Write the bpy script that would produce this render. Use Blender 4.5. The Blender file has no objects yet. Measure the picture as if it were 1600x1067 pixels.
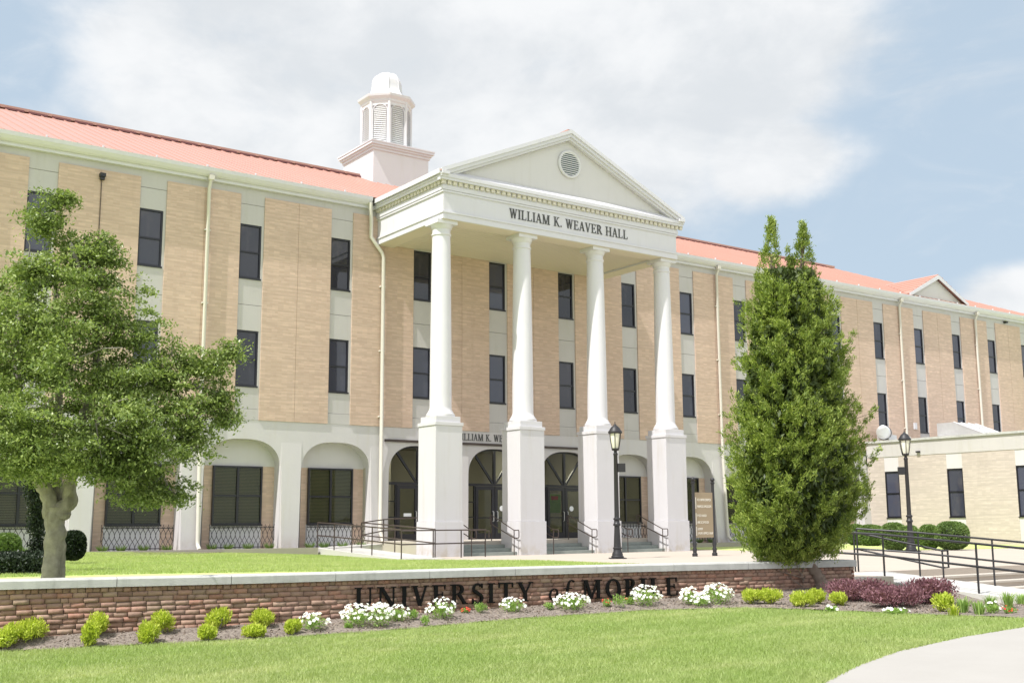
import bpy, bmesh, math, random
import numpy as np
from mathutils import Vector, Matrix, noise as mnoise
random.seed(7); rng = np.random.default_rng(7)
R = math.radians
scene = bpy.context.scene
col = scene.collection

# ------------------------------------------------------------------ camera
CAM = Vector((-7.8946, -37.737, 0.0)); YAW, PIT, ROL, FPX = .6222, .1593, -.0054, 1771.5
Fv = Vector((math.sin(YAW)*math.cos(PIT), math.cos(YAW)*math.cos(PIT), math.sin(PIT)))
R0 = Vector((math.cos(YAW), -math.sin(YAW), 0)); U0 = R0.cross(Fv)
Rv = R0*math.cos(ROL)+U0*math.sin(ROL); Uv = -R0*math.sin(ROL)+U0*math.cos(ROL)
cd = bpy.data.cameras.new('camera'); cam = bpy.data.objects.new('camera', cd); col.objects.link(cam)
cd.sensor_width = 36; cd.sensor_fit = 'HORIZONTAL'; cd.lens = 36*FPX/1600; cd.clip_end = 2000; cd.clip_start = .1
m = Matrix((Rv, Uv, -Fv)).transposed().to_4x4(); m.translation = CAM; cam.matrix_world = m
scene.camera = cam

def ray(x, y):
    return Fv + Rv*((x-800)/FPX) - Uv*((y-533.5)/FPX)
def at_depth(x, y, D):            # point a given distance in front of the lens
    return CAM + ray(x, y)*D
def on_z(x, y, z):
    d = ray(x, y); return CAM + d*((z-CAM.z)/d.z)

# ------------------------------------------------------------------ light
SUN = Vector((1.0, .20, -1.62)).normalized()          # direction the light travels
EXPO = 0.60
scene.view_settings.view_transform = 'Standard'; scene.view_settings.look = 'None'
scene.view_settings.gamma = 1; scene.view_settings.exposure = EXPO
sl = bpy.data.lights.new('sun', 'SUN'); so = bpy.data.objects.new('sun', sl); col.objects.link(so)
sl.energy = 4.1; sl.angle = R(.5); sl.color = (1, .965, .92)
so.rotation_euler = SUN.to_track_quat('-Z', 'Y').to_euler(); so.location = (-20, -10, 40)
sun_el = math.asin(-SUN.z); sun_rot = math.atan2(-SUN.x, -SUN.y)

class NT:
    def __init__(s, nt): s.nt = nt; s.N = nt.nodes; s.L = nt.links
    def n(s, t, **kw):
        x = s.N.new(t)
        for k, v in kw.items(): setattr(x, k, v)
        return x
    def link(s, a, b): s.L.new(a, b)
    def inp(s, sock, v):
        if hasattr(v, 'links') or isinstance(v, bpy.types.NodeSocket): s.L.new(v, sock)
        else: sock.default_value = v
    def math(s, op, a, b=0.0, clamp=False):
        x = s.n('ShaderNodeMath', operation=op, use_clamp=clamp); s.inp(x.inputs[0], a); s.inp(x.inputs[1], b); return x.outputs[0]
    def noise(s, vec, scale, detail=4, rough=.5, dist=0):
        x = s.n('ShaderNodeTexNoise'); s.inp(x.inputs['Vector'], vec); x.inputs['Scale'].default_value = scale
        x.inputs['Detail'].default_value = detail; x.inputs['Roughness'].default_value = rough; x.inputs['Distortion'].default_value = dist
        return x.outputs[0]
    def ramp(s, f, a, b, lo=0.0, hi=1.0):
        x = s.n('ShaderNodeMapRange', interpolation_type='SMOOTHSTEP'); s.inp(x.inputs[0], f)
        for i, v in ((1, a), (2, b), (3, lo), (4, hi)): s.inp(x.inputs[i], v)
        return x.outputs[0]
    def mix(s, f, a, b, mode='MIX'):
        x = s.n('ShaderNodeMix', data_type='RGBA', blend_type=mode); s.inp(x.inputs[0], f)
        for i, v in ((6, a), (7, b)):
            if isinstance(v, (tuple, list)): v = tuple(v)+((1,) if len(v) == 3 else ())
            s.inp(x.inputs[i], v)
        return x.outputs[2]
    def scalev(s, vec, sc):
        x = s.n('ShaderNodeVectorMath', operation='MULTIPLY'); s.inp(x.inputs[0], vec); x.inputs[1].default_value = sc; return x.outputs[0]

world = bpy.data.worlds.new('World'); scene.world = world; world.use_nodes = True
w = NT(world.node_tree); w.N.clear()
sky = w.n('ShaderNodeTexSky', sky_type='NISHITA'); sky.sun_disc = False
sky.sun_elevation = sun_el; sky.sun_rotation = sun_rot; sky.air_density = 1.0; sky.dust_density = 2.2; sky.ozone_density = 1.4
tc = w.n('ShaderNodeTexCoord'); D = tc.outputs['Generated']
def blob(px, py, rx, ry, soft):
    """cloud patch round a direction in the sky; radii in radians"""
    d = ray(px, py).normalized(); e = d.cross(Vector((0, 0, 1))).normalized(); up = e.cross(d)
    def dot(v, r):
        x = w.n('ShaderNodeVectorMath', operation='DOT_PRODUCT'); w.link(D, x.inputs[0]); x.inputs[1].default_value = v
        return w.math('DIVIDE', x.outputs['Value'], r)
    a, b = dot(e, rx), dot(up, ry)
    f = w.n('ShaderNodeVectorMath', operation='DOT_PRODUCT'); w.link(D, f.inputs[0]); f.inputs[1].default_value = d
    r = w.math('SQRT', w.math('ADD', w.math('MULTIPLY', a, a), w.math('MULTIPLY', b, b)))
    r = w.math('ADD', r, w.math('MULTIPLY', w.ramp(f.outputs['Value'], 0, .5, 1, 0), 9))
    return w.ramp(r, 1+soft, 1-soft)
patches = [(700, 170, .30, .13, .35), (600, 60, .26, .12, .40), (1030, 90, .16, .10, .45), (330, 110, .12, .09, .45),
           (1640, 480, .07, .035, .6), (1180, 250, .07, .04, .8)]
mk = None
for p_ in patches:
    b_ = blob(*p_); mk = b_ if mk is None else w.math('MAXIMUM', mk, b_)
# cloud cover elsewhere in the sky (behind and beside the camera)
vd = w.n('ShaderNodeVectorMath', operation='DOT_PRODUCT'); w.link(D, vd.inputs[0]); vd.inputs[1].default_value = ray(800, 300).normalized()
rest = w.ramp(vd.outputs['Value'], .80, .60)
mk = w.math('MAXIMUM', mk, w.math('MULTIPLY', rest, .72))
n1 = w.noise(w.scalev(D, (1, 1, 1.9)), 4.2, 8, .55, .35)
n2 = w.noise(w.scalev(D, (1, 1, 1.6)), 13, 7, .6, .2)
nn = w.math('ADD', w.math('MULTIPLY', w.math('SUBTRACT', n1, .5), 1.5), w.math('MULTIPLY', w.math('SUBTRACT', n2, .5), .55))
cf = w.ramp(w.math('ADD', mk, nn), .22, .85)
wisps = w.math('MULTIPLY', w.ramp(w.noise(w.scalev(D, (1, 1, 2.5)), 6, 8, .62, .8), .44, .80), .55)
cf = w.math('MAXIMUM', cf, wisps)
n3 = w.noise(w.scalev(D, (1, 1, 1.7)), 5.5, 6, .55, .3)
shade = w.ramp(w.math('ADD', w.math('MULTIPLY', n3, .7), w.math('MULTIPLY', n2, .3)), .36, .60)
ccol = w.mix(shade, (.51, .53, .55), (.64, .645, .65))
skb = w.mix(1.0, sky.outputs[0], (.09, .09, .09), 'MULTIPLY')
skb = w.mix(.8, skb, (.395, .48, .56))                  # thin high veil paling the blue
mixc = w.mix(w.math('MULTIPLY', cf, .93), skb, ccol)
bg = w.n('ShaderNodeBackground'); w.link(mixc, bg.inputs[0]); w.link(w.math('ADD', 1.0, w.math('MULTIPLY', w.ramp(vd.outputs['Value'], .75, -.2), .38)), bg.inputs[1])   # sky brightened away from the view, an added boost to the fill light
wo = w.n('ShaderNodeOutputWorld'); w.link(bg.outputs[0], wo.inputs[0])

# ------------------------------------------------------------------ materials
def new_mat(name):
    mt = bpy.data.materials.new(name); mt.use_nodes = True; t = NT(mt.node_tree)
    return mt, t, t.N['Principled BSDF']
def bump(t, b, h, strength=.3, dist=.02):
    x = t.n('ShaderNodeBump'); x.inputs['Strength'].default_value = strength; x.inputs['Distance'].default_value = dist
    t.link(h, x.inputs['Height']); t.link(x.outputs[0], b.inputs['Normal'])
def plain(name, c, rough=.5, metal=0.0, var=.12, scale=1.2, streak=None, bmp=0, spec=.5):
    mt, t, b = new_mat(name); g = t.n('ShaderNodeTexCoord').outputs['Object']
    n = t.noise(g, scale, 6, .6)
    c2 = tuple(max(0, v*(1-var)) for v in c); c1 = tuple(min(1, v*(1+var*.6)) for v in c)
    o = t.mix(n, c2, c1)
    if streak:
        s = t.noise(t.scalev(g, (3.5, 3.5, .35)), 1.0, 6, .65)
        o = t.mix(t.ramp(s, .5, .78, 0, streak[1]), o, streak[0])
    t.link(o, b.inputs['Base Color']); b.inputs['Roughness'].default_value = rough; b.inputs['Metallic'].default_value = metal
    b.inputs['Specular IOR Level'].default_value = spec
    if bmp: bump(t, b, t.noise(g, scale*14, 4, .6), bmp)
    return mt
M = {}
M['white'] = plain('white_paint', (.63, .62, .65), .5, var=.05, streak=((.54, .52, .49), .35), bmp=.04)
M['stucco'] = plain('white_stucco', (.575, .565, .59), .8, var=.06, scale=.9, streak=((.47, .44, .40), .5), bmp=.12)
def grime(mt, z0, z1, c):
    t = NT(mt.node_tree); b = t.N['Principled BSDF']; src = b.inputs['Base Color'].links[0].from_socket; g = t.n('ShaderNodeTexCoord').outputs['Object']
    sp = t.n('ShaderNodeSeparateXYZ'); t.link(g, sp.inputs[0]); n = t.noise(g, 3.5, 5, .65); f = t.math('MULTIPLY', t.ramp(sp.outputs[2], z1, z0), t.ramp(n, .38, .68))
    t.link(t.mix(t.math('MULTIPLY', f, .75), src, c), b.inputs['Base Color'])
grime(M['stucco'], -.25, .45, (.42, .36, .27))
M['cream'] = plain('cream_soffit', (.66, .60, .48), .6, var=.04)
M['dentilc'] = plain('dentil_white', (.64, .60, .53), .6, var=.04)
M['trim'] = plain('trim_white', (.62, .61, .655), .45, var=.05, streak=((.50, .48, .46), .3))
M['siding'] = plain('tympanum', (.59, .57, .58), .6, var=.05, streak=((.45, .42, .38), .25))
M['concrete'] = plain('facade_concrete', (.49, .47, .465), .85, var=.14, scale=.8, streak=((.42, .40, .36), .6), bmp=.15)
M['pier'] = plain('arcade_concrete', (.56, .54, .55), .85, var=.09, scale=.8, streak=((.50, .47, .41), .45), bmp=.12)
M['paving'] = plain('plaza_concrete', (.43, .375, .32), .9, var=.10, scale=.9, bmp=.1)
M['kerb'] = plain('kerb_concrete', (.36, .33, .28), .9, var=.12, scale=1.5, bmp=.1)
M['rampc'] = plain('ramp_concrete', (.47, .46, .44), .9, var=.08, scale=1.5, bmp=.1)
grime(M['pier'], -.2, .7, (.38, .32, .23))
M['cap'] = plain('cap_concrete', (.47, .47, .46), .8, var=.28, scale=6, streak=((.24, .24, .23), .6), bmp=.35)
M['pipe'] = plain('downspout_cream', (.60, .57, .51), .5, var=.05)
M['frame'] = plain('dark_frame', (.012, .012, .018), .35, var=.2)
M['iron'] = plain('black_iron', (.02, .019, .022), .45, var=.3, scale=8)
M['bronze'] = plain('bronze_rail', (.055, .038, .032), .4, var=.3, scale=5)
M['letter'] = plain('black_letters', (.004, .004, .004), .6, var=.2, spec=.15)
M['lettergrey'] = plain('grey_letters', (.06, .06, .06), .5, var=.2)
M['steel'] = plain('galvanised', (.62, .63, .64), .35, .6, var=.12, scale=6)
M['signtan'] = plain('sign_tan', (.33, .26, .17), .6, var=.06)
M['signtext'] = plain('sign_cream', (.75, .72, .64), .6, var=.02)
M['blind'] = None
M['bark'] = plain('pale_bark', (.46, .42, .37), .9, var=.65, scale=9, streak=((.11, .095, .07), .95), bmp=1.0)
M['barkdark'] = plain('cedar_bark', (.24, .185, .15), .95, var=.4, scale=9, bmp=.8)
M['stonestep'] = plain('slate_step', (.27, .30, .28), .8, var=.35, scale=4, bmp=.3)
M['steptop'] = plain('step_concrete', (.44, .40, .35), .85, var=.12, scale=2, bmp=.1)
M['dark'] = plain('dark_interior', (.05, .048, .04), .8)
M['roomwall'] = plain('room_wall', (.40, .38, .31), .8)
M['sticker'] = plain('sticker_white', (.8, .82, .84), .5, var=.02)
M['louver'] = plain('louver_white', (.68, .68, .70), .5, var=.04)
M['louvdark'] = plain('louver_gap', (.07, .12, .14), .6)

def brick_mat(name, a, b, mortar, axis, sx=.215, sz=.072, rough=.85, warm=None):
    mt, t, bs = new_mat(name); g = t.n('ShaderNodeTexCoord').outputs['Object']
    sp = t.n('ShaderNodeSeparateXYZ'); t.link(g, sp.inputs[0]); cb = t.n('ShaderNodeCombineXYZ')
    t.link(sp.outputs[axis], cb.inputs[0]); t.link(sp.outputs[2], cb.inputs[1])
    br = t.n('ShaderNodeTexBrick'); t.link(cb.outputs[0], br.inputs['Vector']); br.offset = .5
    br.inputs['Scale'].default_value = 1; br.inputs['Brick Width'].default_value = sx; br.inputs['Row Height'].default_value = sz
    br.inputs['Mortar Size'].default_value = .005; br.inputs['Mortar Smooth'].default_value = .3; br.inputs['Bias'].default_value = -.1
    for k, v in (('Color1', a), ('Color2', b), ('Mortar', mortar)): br.inputs[k].default_value = v+(1,)
    vo = t.n('ShaderNodeTexWhiteNoise', noise_dimensions='2D')
    sn = t.n('ShaderNodeVectorMath', operation='SNAP'); t.link(cb.outputs[0], sn.inputs[0]); sn.inputs[1].default_value = (sx, sz, 1)
    t.link(sn.outputs[0], vo.inputs['Vector'])
    o = t.mix(t.ramp(vo.outputs['Value'], .45, .95, 0, .5), br.outputs['Color'], tuple(min(1, v*1.15) for v in b))
    big = t.noise(g, .55, 5, .6); o = t.mix(t.ramp(big, .3, .75, 0, .28), o, tuple(v*.72 for v in a))
    row = t.noise(t.scalev(g, (.5, .5, 14)), 1.0, 3, .5); o = t.mix(t.ramp(row, .40, .62, 0, .6), o, tuple(v*.74 for v in b))
    st_ = t.noise(t.scalev(g, (1.6, 1.6, .18)), 1.0, 6, .6); o = t.mix(t.ramp(st_, .55, .8, 0, .3), o, tuple(v*.62 for v in a))
    t.link(o, bs.inputs['Base Color']); bs.inputs['Roughness'].default_value = rough
    bump(t, bs, br.outputs['Fac'], -.35, .008)
    return mt
M['brick'] = brick_mat('tan_brick', (.54, .39, .305), (.62, .465, .37), (.52, .43, .37), 0)
M['brickY'] = brick_mat('pale_brick', (.485, .42, .375), (.53, .465, .42), (.44, .385, .35), 1)

def attr_brick():
    mt, t, b = new_mat('clinker_brick'); a = t.n('ShaderNodeAttribute', attribute_name='tone'); g = t.n('ShaderNodeTexCoord').outputs['Object']
    n = t.noise(g, 14, 6, .65); n2 = t.noise(g, 60, 3, .6); n0 = t.noise(g, .9, 4, .6)
    o = t.mix(t.ramp(n, .35, .75, 0, .55), a.outputs['Color'], (.38, .26, .20))
    o = t.mix(t.ramp(n2, .5, .8, 0, .4), o, (.20, .13, .10))
    o = t.mix(t.ramp(n0, .58, .72, 0, .4), o, (.13, .10, .09))
    t.link(o, b.inputs['Base Color']); b.inputs['Roughness'].default_value = .9
    bump(t, b, n, .4, .012); return mt
M['clinker'] = attr_brick()
M['mortar'] = plain('mortar', (.19, .145, .12), .95, var=.3, scale=9)

def roof_mat():
    mt, t, b = new_mat('red_metal_roof'); g = t.n('ShaderNodeTexCoord').outputs['Object']
    n = t.noise(g, .35, 5, .6); o = t.mix(n, (.42, .235, .19), (.475, .275, .225))
    t.link(o, b.inputs['Base Color']); b.inputs['Roughness'].default_value = .42; b.inputs['Specular IOR Level'].default_value = .35
    return mt
M['roof'] = roof_mat()
M['roofdark'] = plain('roof_ridge_gap', (.12, .035, .035), .6)

def glass_mat(name, tint, trans, vary=False):
    mt, t, b = new_mat(name); g = t.n('ShaderNodeTexCoord').outputs['Object']
    b.inputs['Base Color'].default_value = tint+(1,); b.inputs['Roughness'].default_value = .03; b.inputs['Specular IOR Level'].default_value = .62
    bump(t, b, t.noise(g, 1.3, 2, .5), .05, .02)
    if vary:      # blinds and reflections painted into the pane tint, different in each window
        oi = t.n('ShaderNodeObjectInfo'); o = t.mix(t.ramp(oi.outputs['Random'], .1, 1), tuple(v*.45 for v in tint), tuple(v*2.1 for v in tint))
        cl = t.noise(t.scalev(g, (2.2, 2.2, .8)), 1.0, 3, .5); t.link(t.mix(t.ramp(cl, .5, .75, 0, .55), o, (.085, .075, .085)), b.inputs['Base Color'])
    if trans > 0:
        tr = t.n('ShaderNodeBsdfTransparent'); tr.inputs[0].default_value = (.88, .9, .82, 1); mx = t.n('ShaderNodeMixShader'); mx.inputs[0].default_value = trans
        t.link(b.outputs[0], mx.inputs[1]); t.link(tr.outputs[0], mx.inputs[2]); t.link(mx.outputs[0], t.N['Material Output'].inputs[0])
    return mt
M['glass'] = glass_mat('dark_glass', (.030, .032, .048), 0, True)
M['glasst'] = glass_mat('door_glass', (.012, .014, .013), .72)
M['glassb'] = glass_mat('blind_glass', (.012, .014, .012), .62)
def blind_mat():
    mt, t, b = new_mat('venetian_blind'); g = t.n('ShaderNodeTexCoord').outputs['Object']
    wv = t.n('ShaderNodeTexWave', wave_type='BANDS', bands_direction='Z'); t.link(g, wv.inputs['Vector']); wv.inputs['Scale'].default_value = 6.2
    wv.inputs['Distortion'].default_value = 0
    o = t.mix(t.ramp(wv.outputs['Color'], .25, .6), (.16, .14, .08), (.62, .57, .38)); t.link(o, b.inputs['Base Color']); b.inputs['Roughness'].default_value = .6
    return mt
M['blind'] = blind_mat()
def emit(name, c, s):
    mt, t, b = new_mat(name); b.inputs['Emission Color'].default_value = c+(1,); b.inputs['Emission Strength'].default_value = s; b.inputs['Base Color'].default_value = (.8, .8, .8, 1); return mt
M['tube'] = emit('ceiling_tube', (1, .95, .8), 25)
M['lampglass'] = plain('lamp_glass', (.74, .72, .60), .25, var=.05)

def leaf_mat(name, c1, c2, trans=.35, rough=.5, patch=.5):
    mt, t, b = new_mat(name); ge = t.n('ShaderNodeNewGeometry'); g = t.n('ShaderNodeTexCoord').outputs['Object']
    o = t.mix(ge.outputs['Random Per Island'], c1, c2)
    o = t.mix(t.ramp(t.noise(g, 1.6, 4, .6), .35, .7, 0, patch), o, tuple(v*.8 for v in c1))
    if name == 'grass_blade':
        o = t.mix(t.ramp(t.noise(t.scalev(g, (.5, 1.4, 1)), 1.1, 6, .7), .48, .70, 0, .6), o, (.60, .60, .36)); o = t.mix(t.ramp(t.noise(g, .45, 4, .6), .4, .65, 0, .35), o, (.25, .38, .08))
    t.link(o, b.inputs['Base Color']); b.inputs['Roughness'].default_value = rough; b.inputs['Specular IOR Level'].default_value = .35
    tl = t.n('ShaderNodeBsdfTranslucent'); t.link(t.mix(1.0, o, (1.25, 1.35, .7), 'MULTIPLY'), tl.inputs[0])
    mx = t.n('ShaderNodeMixShader'); mx.inputs[0].default_value = trans
    t.link(b.outputs[0], mx.inputs[1]); t.link(tl.outputs[0], mx.inputs[2]); t.link(mx.outputs[0], t.N['Material Output'].inputs[0])
    return mt
M['leaf'] = leaf_mat('broad_leaf', (.12, .18, .05), (.40, .47, .17), .28, .36)
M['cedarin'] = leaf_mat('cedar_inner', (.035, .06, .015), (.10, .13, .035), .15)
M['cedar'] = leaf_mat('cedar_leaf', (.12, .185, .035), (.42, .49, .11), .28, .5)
M['darkleaf'] = leaf_mat('dark_leaf', (.012, .022, .010), (.03, .05, .02), .1)  # near-black so that the hedge's shade sits in the leaf colour
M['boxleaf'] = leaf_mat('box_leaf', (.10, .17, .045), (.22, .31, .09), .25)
M['lime'] = leaf_mat('lime_leaf', (.33, .41, .04), (.66, .71, .14), .4, patch=.2)
M['green'] = leaf_mat('green_leaf', (.20, .33, .08), (.42, .56, .18), .35)
M['purple'] = leaf_mat('purple_leaf', (.12, .045, .065), (.38, .20, .23), .25)
M['petal'] = leaf_mat('white_petal', (.80, .80, .78), (.88, .88, .86), .3, patch=0)
M['red'] = leaf_mat('red_petal', (.55, .04, .03), (.75, .10, .05), .3, patch=0)
M['blade'] = leaf_mat('grass_blade', (.31, .385, .14), (.50, .555, .26), .38, patch=.3)
M['stemg'] = plain('green_stem', (.12, .15, .05), .8)

def ground_mat(name, c1, c2, c3, s, bs=.5):
    mt, t, b = new_mat(name); g = t.n('ShaderNodeTexCoord').outputs['Object']
    o = t.mix(t.ramp(t.noise(g, s, 6, .65), .3, .7), c1, c2); o = t.mix(t.ramp(t.noise(g, s*.12, 5, .6), .5, .72, 0, .6), o, c3)
    t.link(o, b.inputs['Base Color']); b.inputs['Roughness'].default_value = .95
    bump(t, b, t.noise(g, s*2, 5, .6), bs, .03); return mt
M['turf'] = ground_mat('lawn', (.36, .45, .13), (.50, .58, .22), (.56, .57, .30), 9)
M['mulch'] = ground_mat('mulch', (.13, .105, .09), (.30, .255, .22), (.21, .17, .145), 22, .9)
def walk_mat():
    mt, t, b = new_mat('sidewalk'); g = t.n('ShaderNodeTexCoord').outputs['Object']
    o = t.mix(t.noise(g, 1.3, 6, .65), (.315, .30, .28), (.37, .355, .335)); o = t.mix(t.ramp(t.noise(g, 90, 3, .6), .55, .8, 0, .3), o, (.30, .27, .24))
    t.link(o, b.inputs['Base Color']); b.inputs['Roughness'].default_value = .9; bump(t, b, t.noise(g, 60, 4, .6), .25, .01); return mt
M['walk'] = walk_mat()

# ------------------------------------------------------------------ mesh helpers
def tag(o, label=None, cat=None, group=None, kind=None):
    if label: o['label'] = label
    if cat: o['category'] = cat
    if group: o['group'] = group
    if kind: o['kind'] = kind
    return o
def empty(name, loc, label=None, cat=None, group=None, rz=0):
    o = bpy.data.objects.new(name, None); o.empty_display_size = .2; col.objects.link(o)
    o.location = loc; o.rotation_euler.z = rz; tag(o, label, cat, group); bpy.context.view_layer.update(); return o
WM = {}
def wloc(o):
    v = Vector((0, 0, 0))
    while o: v += o.location; o = o.parent
    return v
class MB:
    """collects geometry in world coordinates, builds ONE mesh object"""
    def __init__(s): s.v = []; s.f = []
    def add(s, vs, fs):
        k = len(s.v); s.v += [tuple(q) for q in vs]; s.f += [tuple(i+k for i in f) for f in fs]; return s
    def box(s, x0, x1, y0, y1, z0, z1):
        if x0 > x1: x0, x1 = x1, x0
        if y0 > y1: y0, y1 = y1, y0
        if z0 > z1: z0, z1 = z1, z0
        vs = [(x0, y0, z0), (x1, y0, z0), (x1, y1, z0), (x0, y1, z0), (x0, y0, z1), (x1, y0, z1), (x1, y1, z1), (x0, y1, z1)]
        return s.add(vs, [(3, 2, 1, 0), (4, 5, 6, 7), (0, 1, 5, 4), (1, 2, 6, 5), (2, 3, 7, 6), (3, 0, 4, 7)])
    def hexa(s, a, b):        # two 4-point loops
        return s.add(list(a)+list(b), [(3, 2, 1, 0), (4, 5, 6, 7), (0, 1, 5, 4), (1, 2, 6, 5), (2, 3, 7, 6), (3, 0, 4, 7)])
    def tube(s, pts, r, n=8, r2=None):
        pts = [Vector(p) for p in pts]; k = len(s.v); m_ = len(pts)
        up = Vector((.13, .21, 1)).normalized(); prev = None
        for i, p in enumerate(pts):
            d = (pts[min(i+1, m_-1)]-pts[max(i-1, 0)]).normalized()
            if prev is None:
                a = d.cross(up)
                if a.length < .1: a = d.cross(Vector((1, 0, 0)))
            else: a = prev-d*prev.dot(d)
            a.normalize(); prev = a; b = d.cross(a)
            rr = r if r2 is None else r+(r2-r)*i/(m_-1)
            if isinstance(r, (list, tuple)): rr = r[i]
            for j in range(n):
                t_ = 2*math.pi*j/n; s.v.append(tuple(p+(a*math.cos(t_)+b*math.sin(t_))*rr))
        for i in range(m_-1):
            for j in range(n):
                s.f.append((k+i*n+j, k+i*n+(j+1) % n, k+(i+1)*n+(j+1) % n, k+(i+1)*n+j))
        s.f.append(tuple(k+j for j in reversed(range(n)))); s.f.append(tuple(k+(m_-1)*n+j for j in range(n)))
        return s
    def lathe(s, cx, cy, prof, n=32, rot=0, flat=False):
        k = len(s.v)
        for r, z in prof:
            for j in range(n):
                t_ = 2*math.pi*j/n+rot; s.v.append((cx+r*math.cos(t_), cy+r*math.sin(t_), z))
        m_ = len(prof)
        for i in range(m_-1):
            for j in range(n): s.f.append((k+i*n+j, k+i*n+(j+1) % n, k+(i+1)*n+(j+1) % n, k+(i+1)*n+j))
        s.f.append(tuple(k+j for j in reversed(range(n)))); s.f.append(tuple(k+(m_-1)*n+j for j in range(n)))
        return s
    def prism(s, poly, y0, y1):      # polygon in xz extruded in y
        n = len(poly); vs = [(x, y0, z) for x, z in poly]+[(x, y1, z) for x, z in poly]
        return s.add(vs, [tuple(range(n)), tuple(reversed(range(n, 2*n)))]+[(i, i+n, (i+1) % n+n, (i+1) % n) for i in range(n)])
    def slab(s, poly, z0, z1):       # polygon in xy
        n = len(poly); vs = [(x, y, z0) for x, y in poly]+[(x, y, z1) for x, y in poly]
        return s.add(vs, [tuple(reversed(range(n))), tuple(range(n, 2*n))]+[(i, (i+1) % n, (i+1) % n+n, i+n) for i in range(n)])
    def build(s, name, mat, parent=None, smooth=False, origin=None, bev=0):
        off = wloc(parent) if parent else Vector((0, 0, 0))
        org = Vector(origin) if origin is not None else off
        me = bpy.data.meshes.new(name); me.from_pydata([(a-org.x, b-org.y, c-org.z) for a, b, c in s.v], [], s.f)
        bm = bmesh.new(); bm.from_mesh(me); bmesh.ops.recalc_face_normals(bm, faces=bm.faces)
        if bev: bmesh.ops.bevel(bm, geom=[e for e in bm.edges if len(e.link_faces) == 2 and e.calc_face_angle(0) > .6], offset=bev, segments=2, profile=.5, affect='EDGES')
        bm.to_mesh(me); bm.free()
        me.materials.append(M[mat] if isinstance(mat, str) else mat)
        if smooth:
            me.polygons.foreach_set('use_smooth', [True]*len(me.polygons))
            try: me.set_sharp_from_angle(angle=R(38))
            except Exception: pass
        o = bpy.data.objects.new(name, me); col.objects.link(o)
        if parent: o.parent = parent; o.location = org-off
        else: o.location = org
        return o
def fast(name, V, Fc, mat, parent=None, smooth=False):
    """V (n,3) world coords, Fc (m,k)"""
    off = np.array(wloc(parent)) if parent else np.zeros(3)
    V = (np.asarray(V, dtype=np.float64)-off).astype(np.float32); Fc = np.asarray(Fc, dtype=np.int32); k = Fc.shape[1]
    me = bpy.data.meshes.new(name); me.vertices.add(len(V)); me.vertices.foreach_set('co', V.ravel())
    me.loops.add(Fc.size); me.loops.foreach_set('vertex_index', Fc.ravel()); me.polygons.add(len(Fc))
    me.polygons.foreach_set('loop_start', np.arange(0, Fc.size, k, dtype=np.int32))
    try: me.polygons.foreach_set('loop_total', np.full(len(Fc), k, dtype=np.int32))
    except Exception: pass
    if smooth: me.polygons.foreach_set('use_smooth', np.ones(len(Fc), dtype=bool))
    me.update(calc_edges=True); me.validate(); me.materials.append(M[mat] if isinstance(mat, str) else mat)
    o = bpy.data.objects.new(name, me); col.objects.link(o)
    if parent: o.parent = parent
    return o
def copy_tree(o, parent=None):
    c = o.copy(); col.objects.link(c)
    if parent is not None: c.parent = parent
    for ch in list(o.children): copy_tree(ch, c)
    return c

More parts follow.
